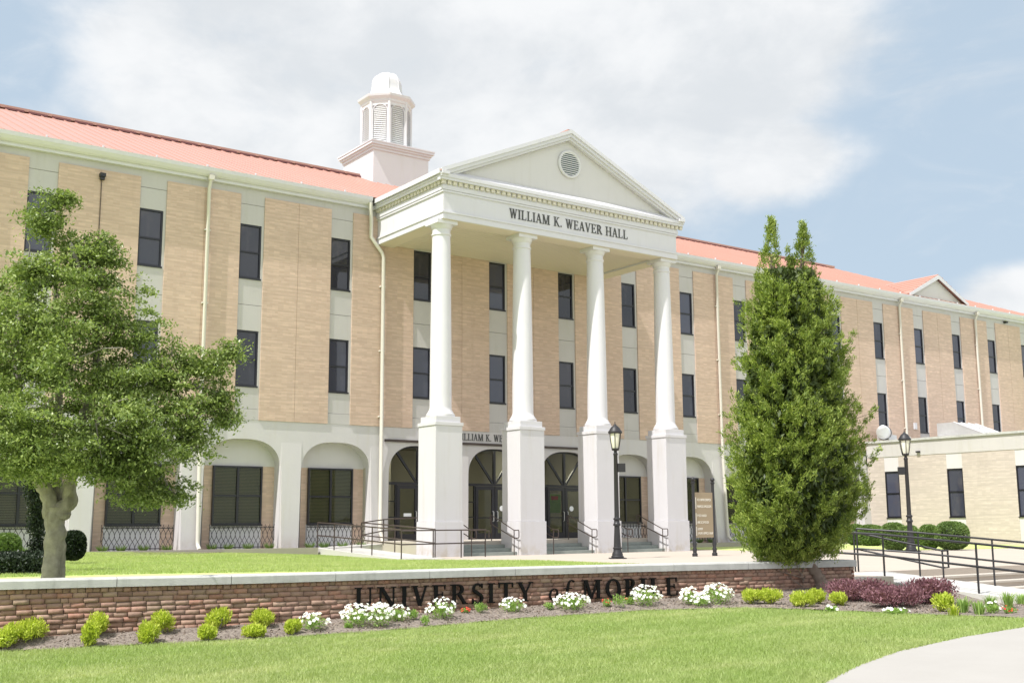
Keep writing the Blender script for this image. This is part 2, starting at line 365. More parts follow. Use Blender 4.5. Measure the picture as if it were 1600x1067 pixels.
# ---- serif lettering made of thick and thin strokes (cap height 1)
def glyph(ch):
    T, t, h = .18, .08, .055; P = []
    def q(x0, y0, x1, y1, wd):
        d = Vector((x1-x0, y1-y0)); n = Vector((-d.y, d.x)).normalized()*wd/2
        P.append([(x0+n.x, y0+n.y), (x0-n.x, y0-n.y), (x1-n.x, y1-n.y), (x1+n.x, y1+n.y)])
    def dg(x0, x1, wd, y0=0, y1=1):         # slanted stroke with level ends
        P.append([(x0-wd/2, y0), (x0+wd/2, y0), (x1+wd/2, y1), (x1-wd/2, y1)])
    def sf(x, y, wd, s=1):
        yy = (y, y+h) if s > 0 else (y-h, y); P.append([(x-wd/2, yy[0]), (x+wd/2, yy[0]), (x+wd/2, yy[1]), (x-wd/2, yy[1])])
    def arc(cx, cy, rx, ry, a0, a1, thick, thin, n=18):
        for i in range(n):
            pts = []
            for a in (a0+(a1-a0)*i/n, a0+(a1-a0)*(i+1)/n):
                c, s_ = math.cos(R(a)), math.sin(R(a)); wd = thin+(thick-thin)*abs(c)**1.5
                pts.append(((cx+rx*c, cy+ry*s_), (cx+(rx-wd)*c, cy+(ry-wd if ry > wd else ry*.4)*s_)))
            P.append([pts[0][0], pts[1][0], pts[1][1], pts[0][1]])
    st = lambda x: (P.append([(x-T/2, 0), (x+T/2, 0), (x+T/2, 1), (x-T/2, 1)]), sf(x, 0, T*2.3), sf(x, 1, T*2.3, -1))
    tn = lambda x: (P.append([(x-t/2, 0), (x+t/2, 0), (x+t/2, 1), (x-t/2, 1)]), sf(x, 0, t*4.5), sf(x, 1, t*4.5, -1))
    if ch == 'I': st(.2); return P, .40
    if ch == 'L': st(.2); P.append([(.2, 0), (.72, 0), (.72, .06), (.2, .06)]); P.append([(.66, 0), (.72, 0), (.74, .27), (.70, .27)]); return P, .78
    if ch in 'EF':
        st(.2); P.append([(.2, .94), (.70, .94), (.70, 1), (.2, 1)]); P.append([(.2, .49), (.56, .49), (.56, .55), (.2, .55)]); P.append([(.66, .76), (.70, .76), (.72, 1), (.64, 1)]); P.append([(.53, .40), (.57, .40), (.57, .64), (.53, .64)])
        if ch == 'E': P.append([(.2, 0), (.72, 0), (.72, .06), (.2, .06)]); P.append([(.66, 0), (.73, 0), (.76, .27), (.72, .27)])
        return P, .80
    if ch == 'H': st(.2); st(.82); P.append([(.2, .48), (.82, .48), (.82, .54), (.2, .54)]); return P, 1.04
    if ch == 'W':
        dg(.38, .14, T); dg(.38, .58, t); dg(.82, .58, T); dg(.82, 1.04, t); sf(.14, 1, .34, -1); sf(.58, 1, .26, -1); sf(1.05, 1, .26, -1); return P, 1.20
    if ch == 'V': dg(.44, .15, T); dg(.44, .76, t); sf(.15, 1, .34, -1); sf(.77, 1, .26, -1); return P, .90
    if ch == 'A': dg(.12, .42, t); dg(.74, .44, T); sf(.12, 0, .26); sf(.74, 0, .34); P.append([(.22, .30), (.62, .30), (.62, .36), (.22, .36)]); return P, .90
    if ch == 'M': tn(.16); dg(.56, .2, T); dg(.56, .92, t); st(.98); return P, 1.20
    if ch == 'N': tn(.16); dg(.82, .18, T+.02); P.append([(.80, 0), (.86, 0), (.86, 1), (.80, 1)]); sf(.83, 1, .26, -1); sf(.12, 1, .2, -1); return P, 1.0
    if ch == 'U': P.append([(.14, .3), (.14+T, .3), (.14+T, 1), (.14, 1)]); sf(.21, 1, .34, -1); P.append([(.78, .3), (.84, .3), (.84, 1), (.78, 1)]); sf(.81, 1, .26, -1); arc(.49, .32, .35, .33, 180, 360, T*.8, t); return P, .98
    if ch == 'T': P.append([(.38, 0), (.38+T, 0), (.38+T, 1), (.38, 1)]); sf(.46, 0, .36); P.append([(.04, .94), (.88, .94), (.88, 1), (.04, 1)]); P.append([(.04, .74), (.08, .74), (.12, 1), (.04, 1)]); P.append([(.84, .74), (.88, .74), (.88, 1), (.80, 1)]); return P, .92
    if ch == 'Y': P.append([(.38, 0), (.38+T, 0), (.38+T, .46), (.38, .46)]); sf(.46, 0, .36); dg(.46, .14, T, .42, 1); dg(.48, .80, t, .42, 1); sf(.14, 1, .34, -1); sf(.80, 1, .26, -1); return P, .94
    if ch == 'K': st(.2); dg(.28, .72, t, .42, 1); dg(.80, .40, T, 0, .56); sf(.80, 0, .32); sf(.73, 1, .28, -1); return P, .94
    if ch == 'R': st(.2); arc(.40, .74, .32, .26, -90, 90, T, t); dg(.80, .46, T, 0, .5); P.append([(.2, .94), (.42, .94), (.42, 1), (.2, 1)]); P.append([(.2, .48), (.42, .48), (.42, .535), (.2, .535)]); sf(.80, 0, .26); return P, .92
    if ch == 'B':
        st(.2); arc(.38, .75, .28, .25, -90, 90, T, t); arc(.38, .265, .36, .265, -90, 90, T, t)
        for z in (0, .5, .945): P.append([(.2, z), (.40, z), (.40, z+.055), (.2, z+.055)])
        return P, .82
    if ch == 'O': arc(.50, .5, .46, .52, 0, 360, T, t, 32); return P, 1.0
    if ch == 'S': arc(.38, .74, .28, .28, 30, 250, .12, t); arc(.38, .27, .30, .29, -150, 80, .14, t); q(.24, .62, .54, .40, .16); P.append([(.60, .76), (.64, .76), (.64, 1), (.60, 1)]); P.append([(.08, 0), (.12, 0), (.12, .26), (.08, .26)]); return P, .76
    if ch == 'o': arc(.30, .32, .26, .30, 0, 360, .10, .05, 24); return [[(x+y*.22, y) for x, y in p] for p in P], .56
    if ch == 'f': arc(.48, .86, .20, .17, 20, 180, .09, .06); q(.32, -.05, .32, .86, .10); P.append([(.12, .56), (.56, .56), (.56, .61), (.12, .61)]); arc(.18, -.05, .17, .15, 200, 360, .09, .06); return [[(x+y*.22, y) for x, y in p] for p in P], .52
    if ch == '.': return [[(.05, 0), (.20, 0), (.20, .15), (.05, .15)]], .26
    return [], .42
def lettering(text, place, height, span, depth, mat, parent, big=None, name='letter', gap=.06):
    """place(u, z, d) -> world point; u runs 0..span along the wall; one mesh per letter"""
    adv = []
    for ch in text: P, a = glyph(ch); adv.append(a+gap)
    tot = sum(adv)-gap; k = span/(tot*height); x = 0
    for ch, a in zip(text, adv):
        P, _ = glyph(ch)
        if P:
            mb = MB()
            for i, poly in enumerate(P):
                f = [place((x+px)*height*k, pz*height, depth+.0006*i) for px, pz in poly]; b_ = [place((x+px)*height*k, pz*height, .002) for px, pz in poly]
                n = len(poly); mb.add(f+b_, [tuple(range(n)), tuple(reversed(range(n, 2*n)))]+[(j, j+n, (j+1) % n+n, (j+1) % n) for j in range(n)])
            mb.build(name, mat, parent)
        x += a

# ------------------------------------------------------------------ terrain
def sst(x, a, b): t_ = min(1, max(0, (x-a)/(b-a))); return t_*t_*(3-2*t_)
WALL = [(-10.5, -20.0), (-8, -20.55), (-6.2, -21.05), (-4.53, -21.53), (-3.72, -21.68), (-2.67, -21.95), (-1.18, -22.30), (.64, -22.5), (2.93, -22.72), (5.27, -23.07), (7.46, -23.55), (9.7, -24.0)]
def lerp_curve(pts, x):
    if x <= pts[0][0]: return pts[0][1]
    for a, b in zip(pts, pts[1:]):
        if x <= b[0]: return a[1]+(b[1]-a[1])*(x-a[0])/(b[0]-a[0])
    return pts[-1][1]
EDGE = [(-12, -19.6), (-8, -20.9), (-4.53, -21.95), (-3.1, -22.5), (-1.6, -23.1), (.15, -23.5), (2.42, -23.55), (4.5, -24.0), (5.9, -24.9), (6.3, -25.8), (6.6, -27.2), (7.1, -28.9)]
def lawn_z(X, Y):
    z = -1.58+.0215*(X+4); lo = -1.57
    k = sst(X, 8.6, 11.2); return z*(1-k)+lo*k
def bed_z(X, Y):
    w_ = lerp_curve(WALL, X); 
    e_ = lerp_curve(EDGE, X) if X < 6 else w_-2.2
    t_ = min(1, max(0, (Y-e_)/max(.25, w_-e_)))
    top = -1.427+.0175*(X+3.7)
    if X > 7.5: top += (-1.17-top)*sst(X, 7.5, 8.8)*(1-sst(X, 9.8, 11.5))
    z0 = lawn_z(X, Y)+.03
    return z0+(max(top, z0+.02)-z0)*sst(t_, 0, 1)
def on_bed(x, y):
    z = -1.4
    for _ in range(40):
        q = on_z(x, y, z); z = .6*z+.4*bed_z(q.x, q.y)
    q.y = min(q.y, lerp_curve(WALL, q.x)-.14); return Vector((q.x, q.y, bed_z(q.x, q.y)))

def grid(name, xs, ys, zf, mat, kind='structure'):
    V = [(x, y, zf(x, y)) for y in ys for x in xs]; n = len(xs)
    Fc = [(j*n+i, j*n+i+1, (j+1)*n+i+1, (j+1)*n+i) for j in range(len(ys)-1) for i in range(n-1)]
    o = fast(name, V, Fc, mat, smooth=True); tag(o, kind=kind); return o
xs = [-400, -200, -80, -40, -25]+list(np.arange(-18, 20.1, .5))+[25, 40, 80, 200, 400]
ys = [-400, -200, -90, -60]+list(np.arange(-48, -19.9, .5))+[-15, 0, 30, 80, 200, 500]
g = grid('ground', xs, ys, lambda x, y: lawn_z(max(-18, min(20, x)), y) if y < -19 else -1.75, 'turf')
# planting bed as one draped sheet
def bed():
    V = []; Fc = []; nx, ny = 150, 14; rows = []
    P_edge = EDGE+[(8.0, -30.0)]; 
    def poly_at(P, t_):
        L = [0]
        for a, b in zip(P, P[1:]): L.append(L[-1]+math.hypot(b[0]-a[0], b[1]-a[1]))
        s_ = t_*L[-1]
        for i in range(len(P)-1):
            if s_ <= L[i+1]+1e-9:
                k = (s_-L[i])/(L[i+1]-L[i]); return (P[i][0]+(P[i+1][0]-P[i][0])*k, P[i][1]+(P[i+1][1]-P[i][1])*k)
        return P[-1]
    Wp = [(x, y+.1) for x, y in WALL]+[(11.2, -24.2), (11.6, -25.5), (11.3, -27.5), (10.4, -30.0)]
    for i in range(nx+1):
        t_ = i/nx; a = poly_at(P_edge, t_); 
        # matching parameter on the far side
        if a[0] < 4.5: b = (a[0], lerp_curve(WALL, a[0])+.1)
        else:
            k = (t_-T45)/(1-T45); b = poly_at([(4.5, lerp_curve(WALL, 4.5)+.1)]+[q for q in Wp if q[0] > 4.6], min(1, max(0, k)))
        for j in range(ny+1):
            s_ = j/ny; X = a[0]+(b[0]-a[0])*s_; Y = a[1]+(b[1]-a[1])*s_
            Y += .03*math.sin(i*1.3)*(j == 0); z = bed_z(X, Y)+.012*math.sin(X*9+Y*5)*math.sin(Y*7)
            V.append((X, Y, z+.006))
    for i in range(nx):
        for j in range(ny): k = i*(ny+1)+j; Fc.append((k, k+ny+1, k+ny+2, k+1))
    o = fast('mulch_bed', V, Fc, 'mulch', smooth=True); tag(o, kind='structure')
L_ = [math.hypot(b[0]-a[0], b[1]-a[1]) for a, b in zip(EDGE+[(8.0, -30.0)], (EDGE+[(8.0, -30.0)])[1:])]
T45 = sum(L_[:7])/sum(L_)
bed()
tag(MB().slab([(-60, -90), (60, -90), (60, -42), (-60, -42)], -1.75, -1.50).build('unseen_road', plain('asphalt', (.16, .16, .16), .9, var=.1, bmp=.1)), kind='structure')  # unseen behind the camera; added to cut green bounce from the lawn
# near sidewalk, draped just above the lawn
SW = [(-9, -40), (-5, -34.6), (-2.2, -32.2), (.7, -30.62), (1.9, -30.1), (3.07, -29.72), (4.71, -29.45), (6.14, -29.38), (8, -29.5), (11, -30.2), (16, -31.5)]
V = []; Fc = []; n_ = 0
for i in range(61):
    X = -9+25*i/60; Y = lerp_curve(SW, X)
    for j in range(13):
        y = Y-j*1.2; V.append((X, y, lawn_z(X, y)+.018))
for i in range(60):
    for j in range(12): k = i*13+j; Fc.append((k, k+1, k+14, k+13))
tag(fast('sidewalk', V, Fc, 'walk', smooth=True), kind='structure')

# upper level: lawn behind the wall, plaza, annex lawn
def up_z(X, Y): return -1.10+.20*sst(-X, -11, 3)*sst(Y, -26, -12) + .13*sst(Y, -7, -1.2)*sst(-X, -12, -6)
UP_Y = lambda x: lerp_curve(WALL, x)+.18 if x < 9.5 else -20.5+(x-9.5)*2.2
V = []; Fc = []
for i in range(81):
    X = -30+44*i/80
    for j in range(41):
        t_ = j/40; y0 = UP_Y(X) if X > -10.5 else -19.8; Y = y0+(1.5-y0)*t_; V.append((X, Y, up_z(X, Y)))
for i in range(80):
    for j in range(40): k = i*41+j; Fc.append((k, k+41, k+42, k+1))
tag(fast('upper_lawn', V, Fc, 'turf', smooth=True), kind='structure')
pz = MB().slab([(10.1, 1.2), (10.1, -6.9), (12.9, -10.2), (13.2, -12), (9.6, -21.0), (9.6, -23.72), (12.0, -23.2), (12.0, -21.61), (34, -21.61), (42.3, -17), (42.3, -12.2), (30, -10.6), (30.0, -7.2), (26.3, -6.6), (25.6, 1.2)], -1.7, -1.088)
tag(pz.build('plaza', 'paving'), kind='structure')
al = MB().slab([(25.6, 1.2), (26.3, -6.6), (30.0, -7.2), (30, -10.6), (42.3, -12.2), (42.3, 1.2)], -1.7, -1.07)
tag(al.build('side_lawn', 'turf'), kind='structure')
rp = MB().slab([(34, -21.61), (42.3, -17), (60, -17), (60, -23), (34, -23)], -1.7, -1.09)
tag(rp.build('path', 'paving'), kind='structure')
# right-hand steps down from the plaza and the paving they land on
st = empty('outdoor_steps', (20, -22, -1.6), 'broad low concrete steps dropping from the plaza at the right', 'steps')
for i in range(3):
    y0 = -21.62-.36*i; zt = -1.10-.14*i
    MB().box(13.95, 34, y0-.36-.36*0, y0+.02, -1.75, zt-.14+.0).build('riser', 'paving', st)
    MB().box(13.95, 34, y0-.40, y0-.003, zt-.18, zt-.135+.0).build('tread', 'steptop', st)
lp = MB().slab([(12.3, -22.2), (40, -22.2), (40, -34), (18, -33), (10.2, -29.7), (11.4, -26.5)], -1.75, -1.55)
tag(lp.build('pavement', 'paving'), kind='structure')
# ramp at right
rm = MB(); P1 = [(12.0, -21.6), (13.9, -21.6), (13.9, -28.2), (12.0, -28.2)]
zr = lambda y: -1.085+(y+21.6)*.078
for (x0, x1) in ((12.0, 13.9),):
    rm.hexa([(x0, -21.61, -1.75), (x1, -21.61, -1.75), (x1, -27.2, -1.75), (x0, -27.2, -1.75)], [(x0, -21.61, -1.085), (x1, -21.61, -1.085), (x1, -27.2, zr(-27.2)), (x0, -27.2, zr(-27.2))])
tag(rm.build('ramp', 'rampc'), kind='structure')

# ------------------------------------------------------------------ main building
B = 3.6; K0, K1 = -2, 16; XL, XR = K0*B, 61.3
hall = empty('school_building', (27, 0, -.95), 'long three-storey tan brick hall with white columned portico, cupola and red metal roof', 'building')
fr = MB()
fr.box(XL, XR, .125, 18.9, 3.66, 12.12)                       # body above the arcade
fr.box(XL, XR, 0, .12, 11.77, 12.12)
for k in range(K0, K1+1):
    x = k*B
    fr.box(x, x+.92, 0, .12, 11.435, 11.77); fr.box(x, x+.92, .003, .12, 10.69, 11.42)
    for z0, z1 in ((7.76, 8.71), (6.83, 7.745)): fr.box(x, x+.92, .002, .12, z0, z1)
    fr.box(x, x+.92, .002, .12, 4.05, 4.84); fr.box(x, x+.92, -.012, .12, 3.66, 4.04)
    fr.box(x+.83, x+.92, .004, .12, 4.84, 6.83); fr.box(x+.83, x+.92, .004, .12, 8.71, 10.69)
fr.build('wall', 'concrete', hall)
for k in range(K0, K1):
    x = k*B
    a = MB().box(x+.92, x+2.255, -.04, .12, 3.662, 11.77); a.box(x+2.275, x+B, -.04, .12, 3.662, 11.77); a.box(x+2.2, x+2.33, -.028, .12, 3.665, 11.767)
    a.build('brick_panel', 'brick', hall)
# arcade storey
ar = MB(); AW, SP = 1.4, 1.93
def arch_z(u): return SP+(2.99-SP)*max(0, 1-abs(u/AW)**2.7)**(1/2.2)
us = [AW*math.sin(math.pi*(i/28-.5)) for i in range(29)]
Y1 = .52
for k in range(K0, 12):
    c = k*B+.41; zb = -1.0
    dk = k in (4, 5, 6); y1 = .30 if dk else Y1
    for a, b in zip(us, us[1:]):
        za, zc = arch_z(a), arch_z(b)
        ar.add([(c+a, 0, za), (c+b, 0, zc), (c+b, 0, 3.66), (c+a, 0, 3.66)], [(0, 1, 2, 3)])
        ar.add([(c+a, 0, za), (c+b, 0, zc), (c+b, y1, zc), (c+a, y1, za)], [(3, 2, 1, 0)])
    for sx in (-1, 1):
        ar.add([(c+sx*AW, 0, zb), (c+sx*AW, y1, zb), (c+sx*AW, y1, SP), (c+sx*AW, 0, SP)], [(0, 1, 2, 3)])
    # pier to the right of this arch, battered outwards at the foot
    x0, x1 = c+AW, c+B-AW
    ar.add([(x0, 0, SP), (x1, 0, SP), (x1, 0, 3.66), (x0, 0, 3.66)], [(0, 1, 2, 3)])
    ar.hexa([(x0, .1, zb), (x1, .1, zb), (x1-.14, -.20, zb), (x0+.02, -.20, zb)], [(x0, .1, 2.9), (x1, .1, 2.9), (x1-.0, -.003, 2.9), (x0+.0, -.003, 2.9)])
ar.box(42, XR, .0, .1, -1, 3.66)
ar.build('arcade_wall', 'pier', hall)
bw = MB(); bb = MB(); wp = MB()
for k in range(K0, 12):
    if k in (4, 5, 6): continue
    c = k*B+.41
    MB().box(c-AW-.1, c+AW+.1, Y1, Y1+.2, -1, 2.06).build('recessed_brick', 'brick', hall); MB().box(c-AW-.1, c+AW+.1, Y1-.01, Y1+.2, 2.062, 3.2).build('lunette_panel', 'pier', hall)
    MB().box(c-.93, c+.93, Y1-.03, Y1, -1, .02).build('apron_panel', 'white', hall)

# windows: one of each kind, then copies
def win_proto(name, wd, z0, z1, ncol, glass, blind, ydep=.02):
    mb = MB(); f = .06; d = .09
    mb.box(0, f, 0, d, z0, z1); mb.box(wd-f, wd, 0, d, z0, z1); mb.box(f, wd-f, 0, d, z1-f, z1); mb.box(f, wd-f, 0, d, z0, z0+f)
    mb.box(-.02, wd+.02, -.05, 0-.003, z0-.035, z0+.02)
    zm = z0+(z1-z0)*.49; mb.box(f, wd-f, .012, d-.01, zm-.03, zm+.03)
    if ncol == 2: mb.box(wd/2-.04, wd/2+.04, .003, d-.004, z0+f, z1-f)
    o = mb.build(name, 'frame', hall, origin=(0, 0, 0))
    pn = MB().box(f-.01, wd-f+.01, .05, .055, z0+f-.01, z1-f+.01).build('pane', glass); pn.parent = o
    if blind: bl = MB().box(f, wd-f, .068, .07, z0+f, z1-f).build('blind', 'blind'); bl.parent = o
    return o
hl = wloc(hall)
PW = {}
PW[3] = win_proto('window', .83, 8.71, 10.69, 1, 'glass', False)
PW[2] = win_proto('window', .83, 4.84, 6.83, 1, 'glass', False)
PW[1] = win_proto('window', 1.82, .02, 2.06, 2, 'glassb', True)
def place_win(s, x, y, used=set()):
    o = PW[s]
    if s in used: o = copy_tree(o, hall)
    used.add(s); o.location = Vector((x, y, 0))-hl; return o
for k in range(K0, K1+1):
    place_win(3, k*B, .02); place_win(2, k*B, .02)
    if k < 12 and k not in (4, 5, 6): place_win(1, k*B+.41-.91, Y1-.12)

# entrance arches with glazed doors
for k in (4, 5, 6):
    c = k*B+.41; yd = .20; zb, zt = -.60, 1.50
    mb = MB()
    mb.box(c-AW, c+AW, yd, yd+.1, zt, zt+.10); mb.box(c-.05, c+.05, yd-.01, yd+.09, zt+.1, 2.97)
    for s in (-1, 1):
        mb.hexa([(c+s*.02, yd+.01, zt+.11), (c+s*.12, yd+.01, zt+.11), (c+s*.12, yd+.08, zt+.11), (c+s*.02, yd+.08, zt+.11)], [(c+s*.96, yd+.01, 2.86), (c+s*1.06, yd+.01, 2.82), (c+s*1.06, yd+.08, 2.82), (c+s*.96, yd+.08, 2.86)])
        mb.box(c+s*.93, c+s*.99, yd+.004, yd+.094, zb, zt); mb.box(c+s*1.34, c+s*AW, yd+.004, yd+.094, zb, zt)
        for zz in (.25, .85): mb.box(c+s*.99, c+s*1.34, yd+.01, yd+.08, zz, zz+.04)
        mb.box(c+s*.99, c+s*1.34, yd+.01, yd+.08, zb, zb+.06)
    for a, b in zip(us, us[1:]):
        za, zc = arch_z(a), arch_z(b)
        mb.hexa([(c+a, yd, za-.07), (c+b, yd, zc-.07), (c+b, yd+.09, zc-.07), (c+a, yd+.09, za-.07)], [(c+a, yd, za+.01), (c+b, yd, zc+.01), (c+b, yd+.09, zc+.01), (c+a, yd+.09, za+.01)])
    mb.build('transom_frame', 'frame', hall)
    gl = MB()
    for a, b in zip(us, us[1:]): gl.add([(c+a, yd+.05, zt+.05), (c+b, yd+.05, zt+.05), (c+b, yd+.05, arch_z(b)), (c+a, yd+.05, arch_z(a))], [(0, 1, 2, 3)])
    for s in (-1, 1): gl.add([(c+s*.95, yd+.05, zb), (c+s*1.38, yd+.05, zb), (c+s*1.38, yd+.05, zt), (c+s*.95, yd+.05, zt)], [(0, 1, 2, 3)])
    gl.build('transom_glass', 'glasst', hall)
    for s in (-1, 1):
        x0, x1 = (c-.93, c-.012) if s < 0 else (c+.012, c+.93); y = yd-.02
        d = MB(); d.box(x0, x0+.13, y, y+.06, zb, zt-.01); d.box(x1-.13, x1, y, y+.06, zb, zt-.01); d.box(x0+.13, x1-.13, y, y+.06, zb, zb+.24); d.box(x0+.13, x1-.13, y, y+.06, zt-.15, zt-.01)
        dd = d.build('door', 'frame', hall)
        MB().box(x0+.12, x1-.12, y+.03, y+.034, zb+.23, zt-.14).build('pane', 'glasst', dd)
        hx = x1-.09 if s < 0 else x0+.09
        MB().tube([(hx, y, .1), (hx, y-.07, .12), (hx, y-.07, .48), (hx, y, .5)], .014).build('handle', 'steel', dd)
        MB().box(x0+.13, x1-.13, y-.02, y+.0, .22, .27).build('push_bar', 'frame', dd)
        if s > 0 and k > 4:
            MB().tube([(c+.36, y+.024, .62), (c+.36, y+.028, .62)], .11, 20).build('sticker', 'sticker', dd)
        if k == 4 and s < 0: MB().box(c-.62, c-.28, y+.022, y+.028, .30, .42).build('sticker', 'sticker', dd)
        if k == 6 and s < 0:
            MB().box(c-.78, c-.20, y+.05, y+.055, .45, 1.22).build('notice', 'green', dd); MB().box(c-.70, c-.34, y+.044, y+.049, .98, 1.14).build('notice', 'red', dd)
# lobby seen through the doors
lb = MB(); lb.box(12.6, 24.2, 5.6, 5.7, -.62, 3.2); lb.box(12.6, 12.7, .35, 5.6, -.62, 3.2); lb.box(24.1, 24.2, .35, 5.6, -.62, 3.2); lb.box(12.6, 24.2, .35, 5.7, 3.2, 3.3)
lb.box(14.0, 15.2, 3.0, 3.2, -.6, 3.2); lb.box(17.0, 17.3, 2, 4, -.6, 3.2); lb.box(20.4, 21.0, 3, 3.2, -.6, 3.2)
lb.build('lobby_wall', 'roomwall', hall); MB().box(12.6, 24.2, .35, 5.7, -.72, -.605).build('lobby_floor', 'roomwall', hall)
for x in (14.2, 17.6, 21.2): MB().box(x, x+1.3, 1.6, 1.85, 3.15, 3.19).build('ceiling_light', 'tube', hall)
MB().box(13.2, 24.4, -.07, -.003, 3.10, 3.19).build('light_bar', 'bronze', hall)
lettering('WILLIAM K. WEAVER HALL', lambda u, z, d: (16.42+u, -.002-d, 3.285+z), .27, 3.98, .02, 'lettergrey', hall)

# gutters, fascia, roof
ez, ed, SL = 12.42, .38, .42; RY = 9.5; RZ = ez+(RY+ed)*SL
gt = MB()
for x0, x1 in ((XL-.3, 12.36), (24.44, XR+.35)):
    gt.add([(x0, -.02, 12.14), (x0, -.22, 12.14), (x0, -.30, 12.20), (x0, -.38, 12.30), (x0, -.40, 12.43), (x0, -.36, 12.43), (x0, -.02, 12.40),
            (x1, -.02, 12.14), (x1, -.22, 12.14), (x1, -.30, 12.20), (x1, -.38, 12.30), (x1, -.40, 12.43), (x1, -.36, 12.43), (x1, -.02, 12.40)],
           [tuple(range(7)), tuple(reversed(range(7, 14)))]+[(i, (i+1) % 7, (i+1) % 7+7, i+7) for i in range(7)])
gt.build('gutter', 'trim', hall)
MB().box(XL, XR, -.14, .12, 12.03, 12.139).build('fascia', 'trim', hall)
rf = MB(); XH = XR-RY+.3
rf.add([(XL-.3, -ed, ez), (XR+.38, -ed, ez), (XH, RY, RZ), (XL-.3, RY, RZ), (XL-.3, 19.4, ez), (XR+.38, 19.4, ez)], [(0, 1, 2, 3), (3, 2, 5, 4), (1, 5, 2), (0, 3, 4), (0, 4, 5, 1)])
x = XL
while x < XR:
    y1 = RY if x < XH else RY-(x-XH)
    if y1 > .2: rf.hexa([(x, -ed, ez), (x+.035, -ed, ez), (x+.035, y1, ez+(y1+ed)*SL), (x, y1, ez+(y1+ed)*SL)], [(x+.005, -ed, ez+.035), (x+.03, -ed, ez+.035), (x+.03, y1, ez+(y1+ed)*SL+.035), (x+.005, y1, ez+(y1+ed)*SL+.035)])
    x += .45
rfo = rf.build('roof', 'roof', hall)
rc = MB(); rc.box(XL-.3, XH, RY-.22, RY+.22, RZ-.02, RZ+.10)
rc.build('ridge_cap', 'roof', rfo)
rg = MB(); x = XL
while x < XH-1:
    rg.hexa([(x, RY-.32, RZ-.10), (x+.72, RY-.32, RZ-.10), (x+.72, RY-.2, RZ-.06), (x, RY-.2, RZ-.06)], [(x, RY-.30, RZ-.02), (x+.72, RY-.30, RZ-.02), (x+.72, RY-.19, RZ+.03), (x, RY-.19, RZ+.03)]); x += .9
rg.build('ridge_vent', 'roofdark', rfo)
sg = MB(); x = XL+.4
while x < XR-.5:
    sg.box(x, x+.05, -.30, -.24, ez+.03, ez+.12); x += 1.8
sg.build('snow_guard', 'trim', rfo)

# cupola
cu = MB(); cx, cy = 18.4, 9.5; h2 = 1.52
cu.box(cx-h2, cx+h2, cy-h2, cy+h2, 14.6, 17.62)
cb = cu.build('cupola', 'white', hall)
k_ = MB()
for o_, z0, z1 in ((.06, 17.55, 17.68), (.13, 17.68, 17.78), (.21, 17.78, 17.90), (.24, 17.90, 17.96)): k_.box(cx-h2-o_, cx+h2+o_, cy-h2-o_, cy+h2+o_, z0, z1)
k_.box(cx-h2-.1, cx+h2+.1, cy-h2-.1, cy+h2+.1, 17.96, 18.02)
k_.build('cornice', 'trim', cb)
r8 = 1.13/math.cos(R(22.5)); rt = R(22.5)
la = MB(); la.lathe(cx, cy, [(r8*.93, 18.0), (r8*.93, 20.35)], 8, rt); 
for j in range(8):      # corner posts and rails round each louver
    a = R(22.5+45*j); vx, vy = math.cos(a), math.sin(a); la.tube([(cx+vx*(r8-.03), cy+vy*(r8-.03), 18.0), (cx+vx*(r8-.03), cy+vy*(r8-.03), 20.3)], .085, 8)
la.lathe(cx, cy, [(r8, 18.0), (r8, 18.22)], 8, rt); la.lathe(cx, cy, [(r8, 20.12), (r8, 20.35)], 8, rt)
la.build('lantern', 'white', cb)
for j in range(8):
    a = R(45*j); n_ = Vector((math.cos(a), math.sin(a), 0)); t_ = Vector((-n_.y, n_.x, 0)); c_ = Vector((cx, cy, 0)); ap = 1.13
    lv = MB(); hw = .31; z = 18.26
    while z < 20.10:
        wdt = hw if z < 19.80 else hw*math.sqrt(max(0.02, 1-((z-19.80)/.32)**2))
        A = c_+n_*(ap-.055); Bp = c_+n_*(ap-.005)
        lv.hexa([A-t_*wdt+Vector((0, 0, z+.035)), A+t_*wdt+Vector((0, 0, z+.035)), Bp+t_*wdt+Vector((0, 0, z)), Bp-t_*wdt+Vector((0, 0, z))],
                [A-t_*wdt+Vector((0, 0, z+.075)), A+t_*wdt+Vector((0, 0, z+.075)), Bp+t_*wdt+Vector((0, 0, z+.03)), Bp-t_*wdt+Vector((0, 0, z+.03))]); z += .098
    lo = lv.build('louver', 'louver', cb)
    fm = MB(); pf = [(-hw-.05, 18.22), (-hw, 18.22)]; 
    pts_o = [(-hw-.06, 18.2)]+[((hw+.06)*-math.cos(R(t)), 19.80+(.38)*math.sin(R(t))) for t in range(0, 181, 12)]+[(hw+.06, 18.2)]
    fm.tube([tuple(c_+n_*(ap+.0)+t_*u+Vector((0, 0, z_))) for u, z_ in pts_o], .028, 6); fm.build('louver_frame', 'white', cb)
cn = MB(); cn.lathe(cx, cy, [(r8*.98, 20.25), (r8*1.04, 20.32), (r8*1.05, 20.42), (r8*1.16, 20.55), (r8*1.18, 20.66), (r8*1.10, 20.70), (r8*.9, 20.76)], 8, rt); cn.build('cornice', 'trim', cb)
dm = MB(); prof = [(r8*1.0, 20.70), (.96, 20.82), (.83, 20.98), (.75, 21.18), (.72, 21.42), (.71, 21.62), (.67, 21.78), (.57, 21.95), (.38, 22.08), (.16, 22.14), (.03, 22.15)]
dm.lathe(cx, cy, prof, 8, rt)
for j in range(8):
    a = R(22.5+45*j); dm.tube([(cx+(r+.008)*math.cos(a), cy+(r+.008)*math.sin(a), z) for r, z in prof], .02, 6)
dm.build('dome', 'white', cb, smooth=True)

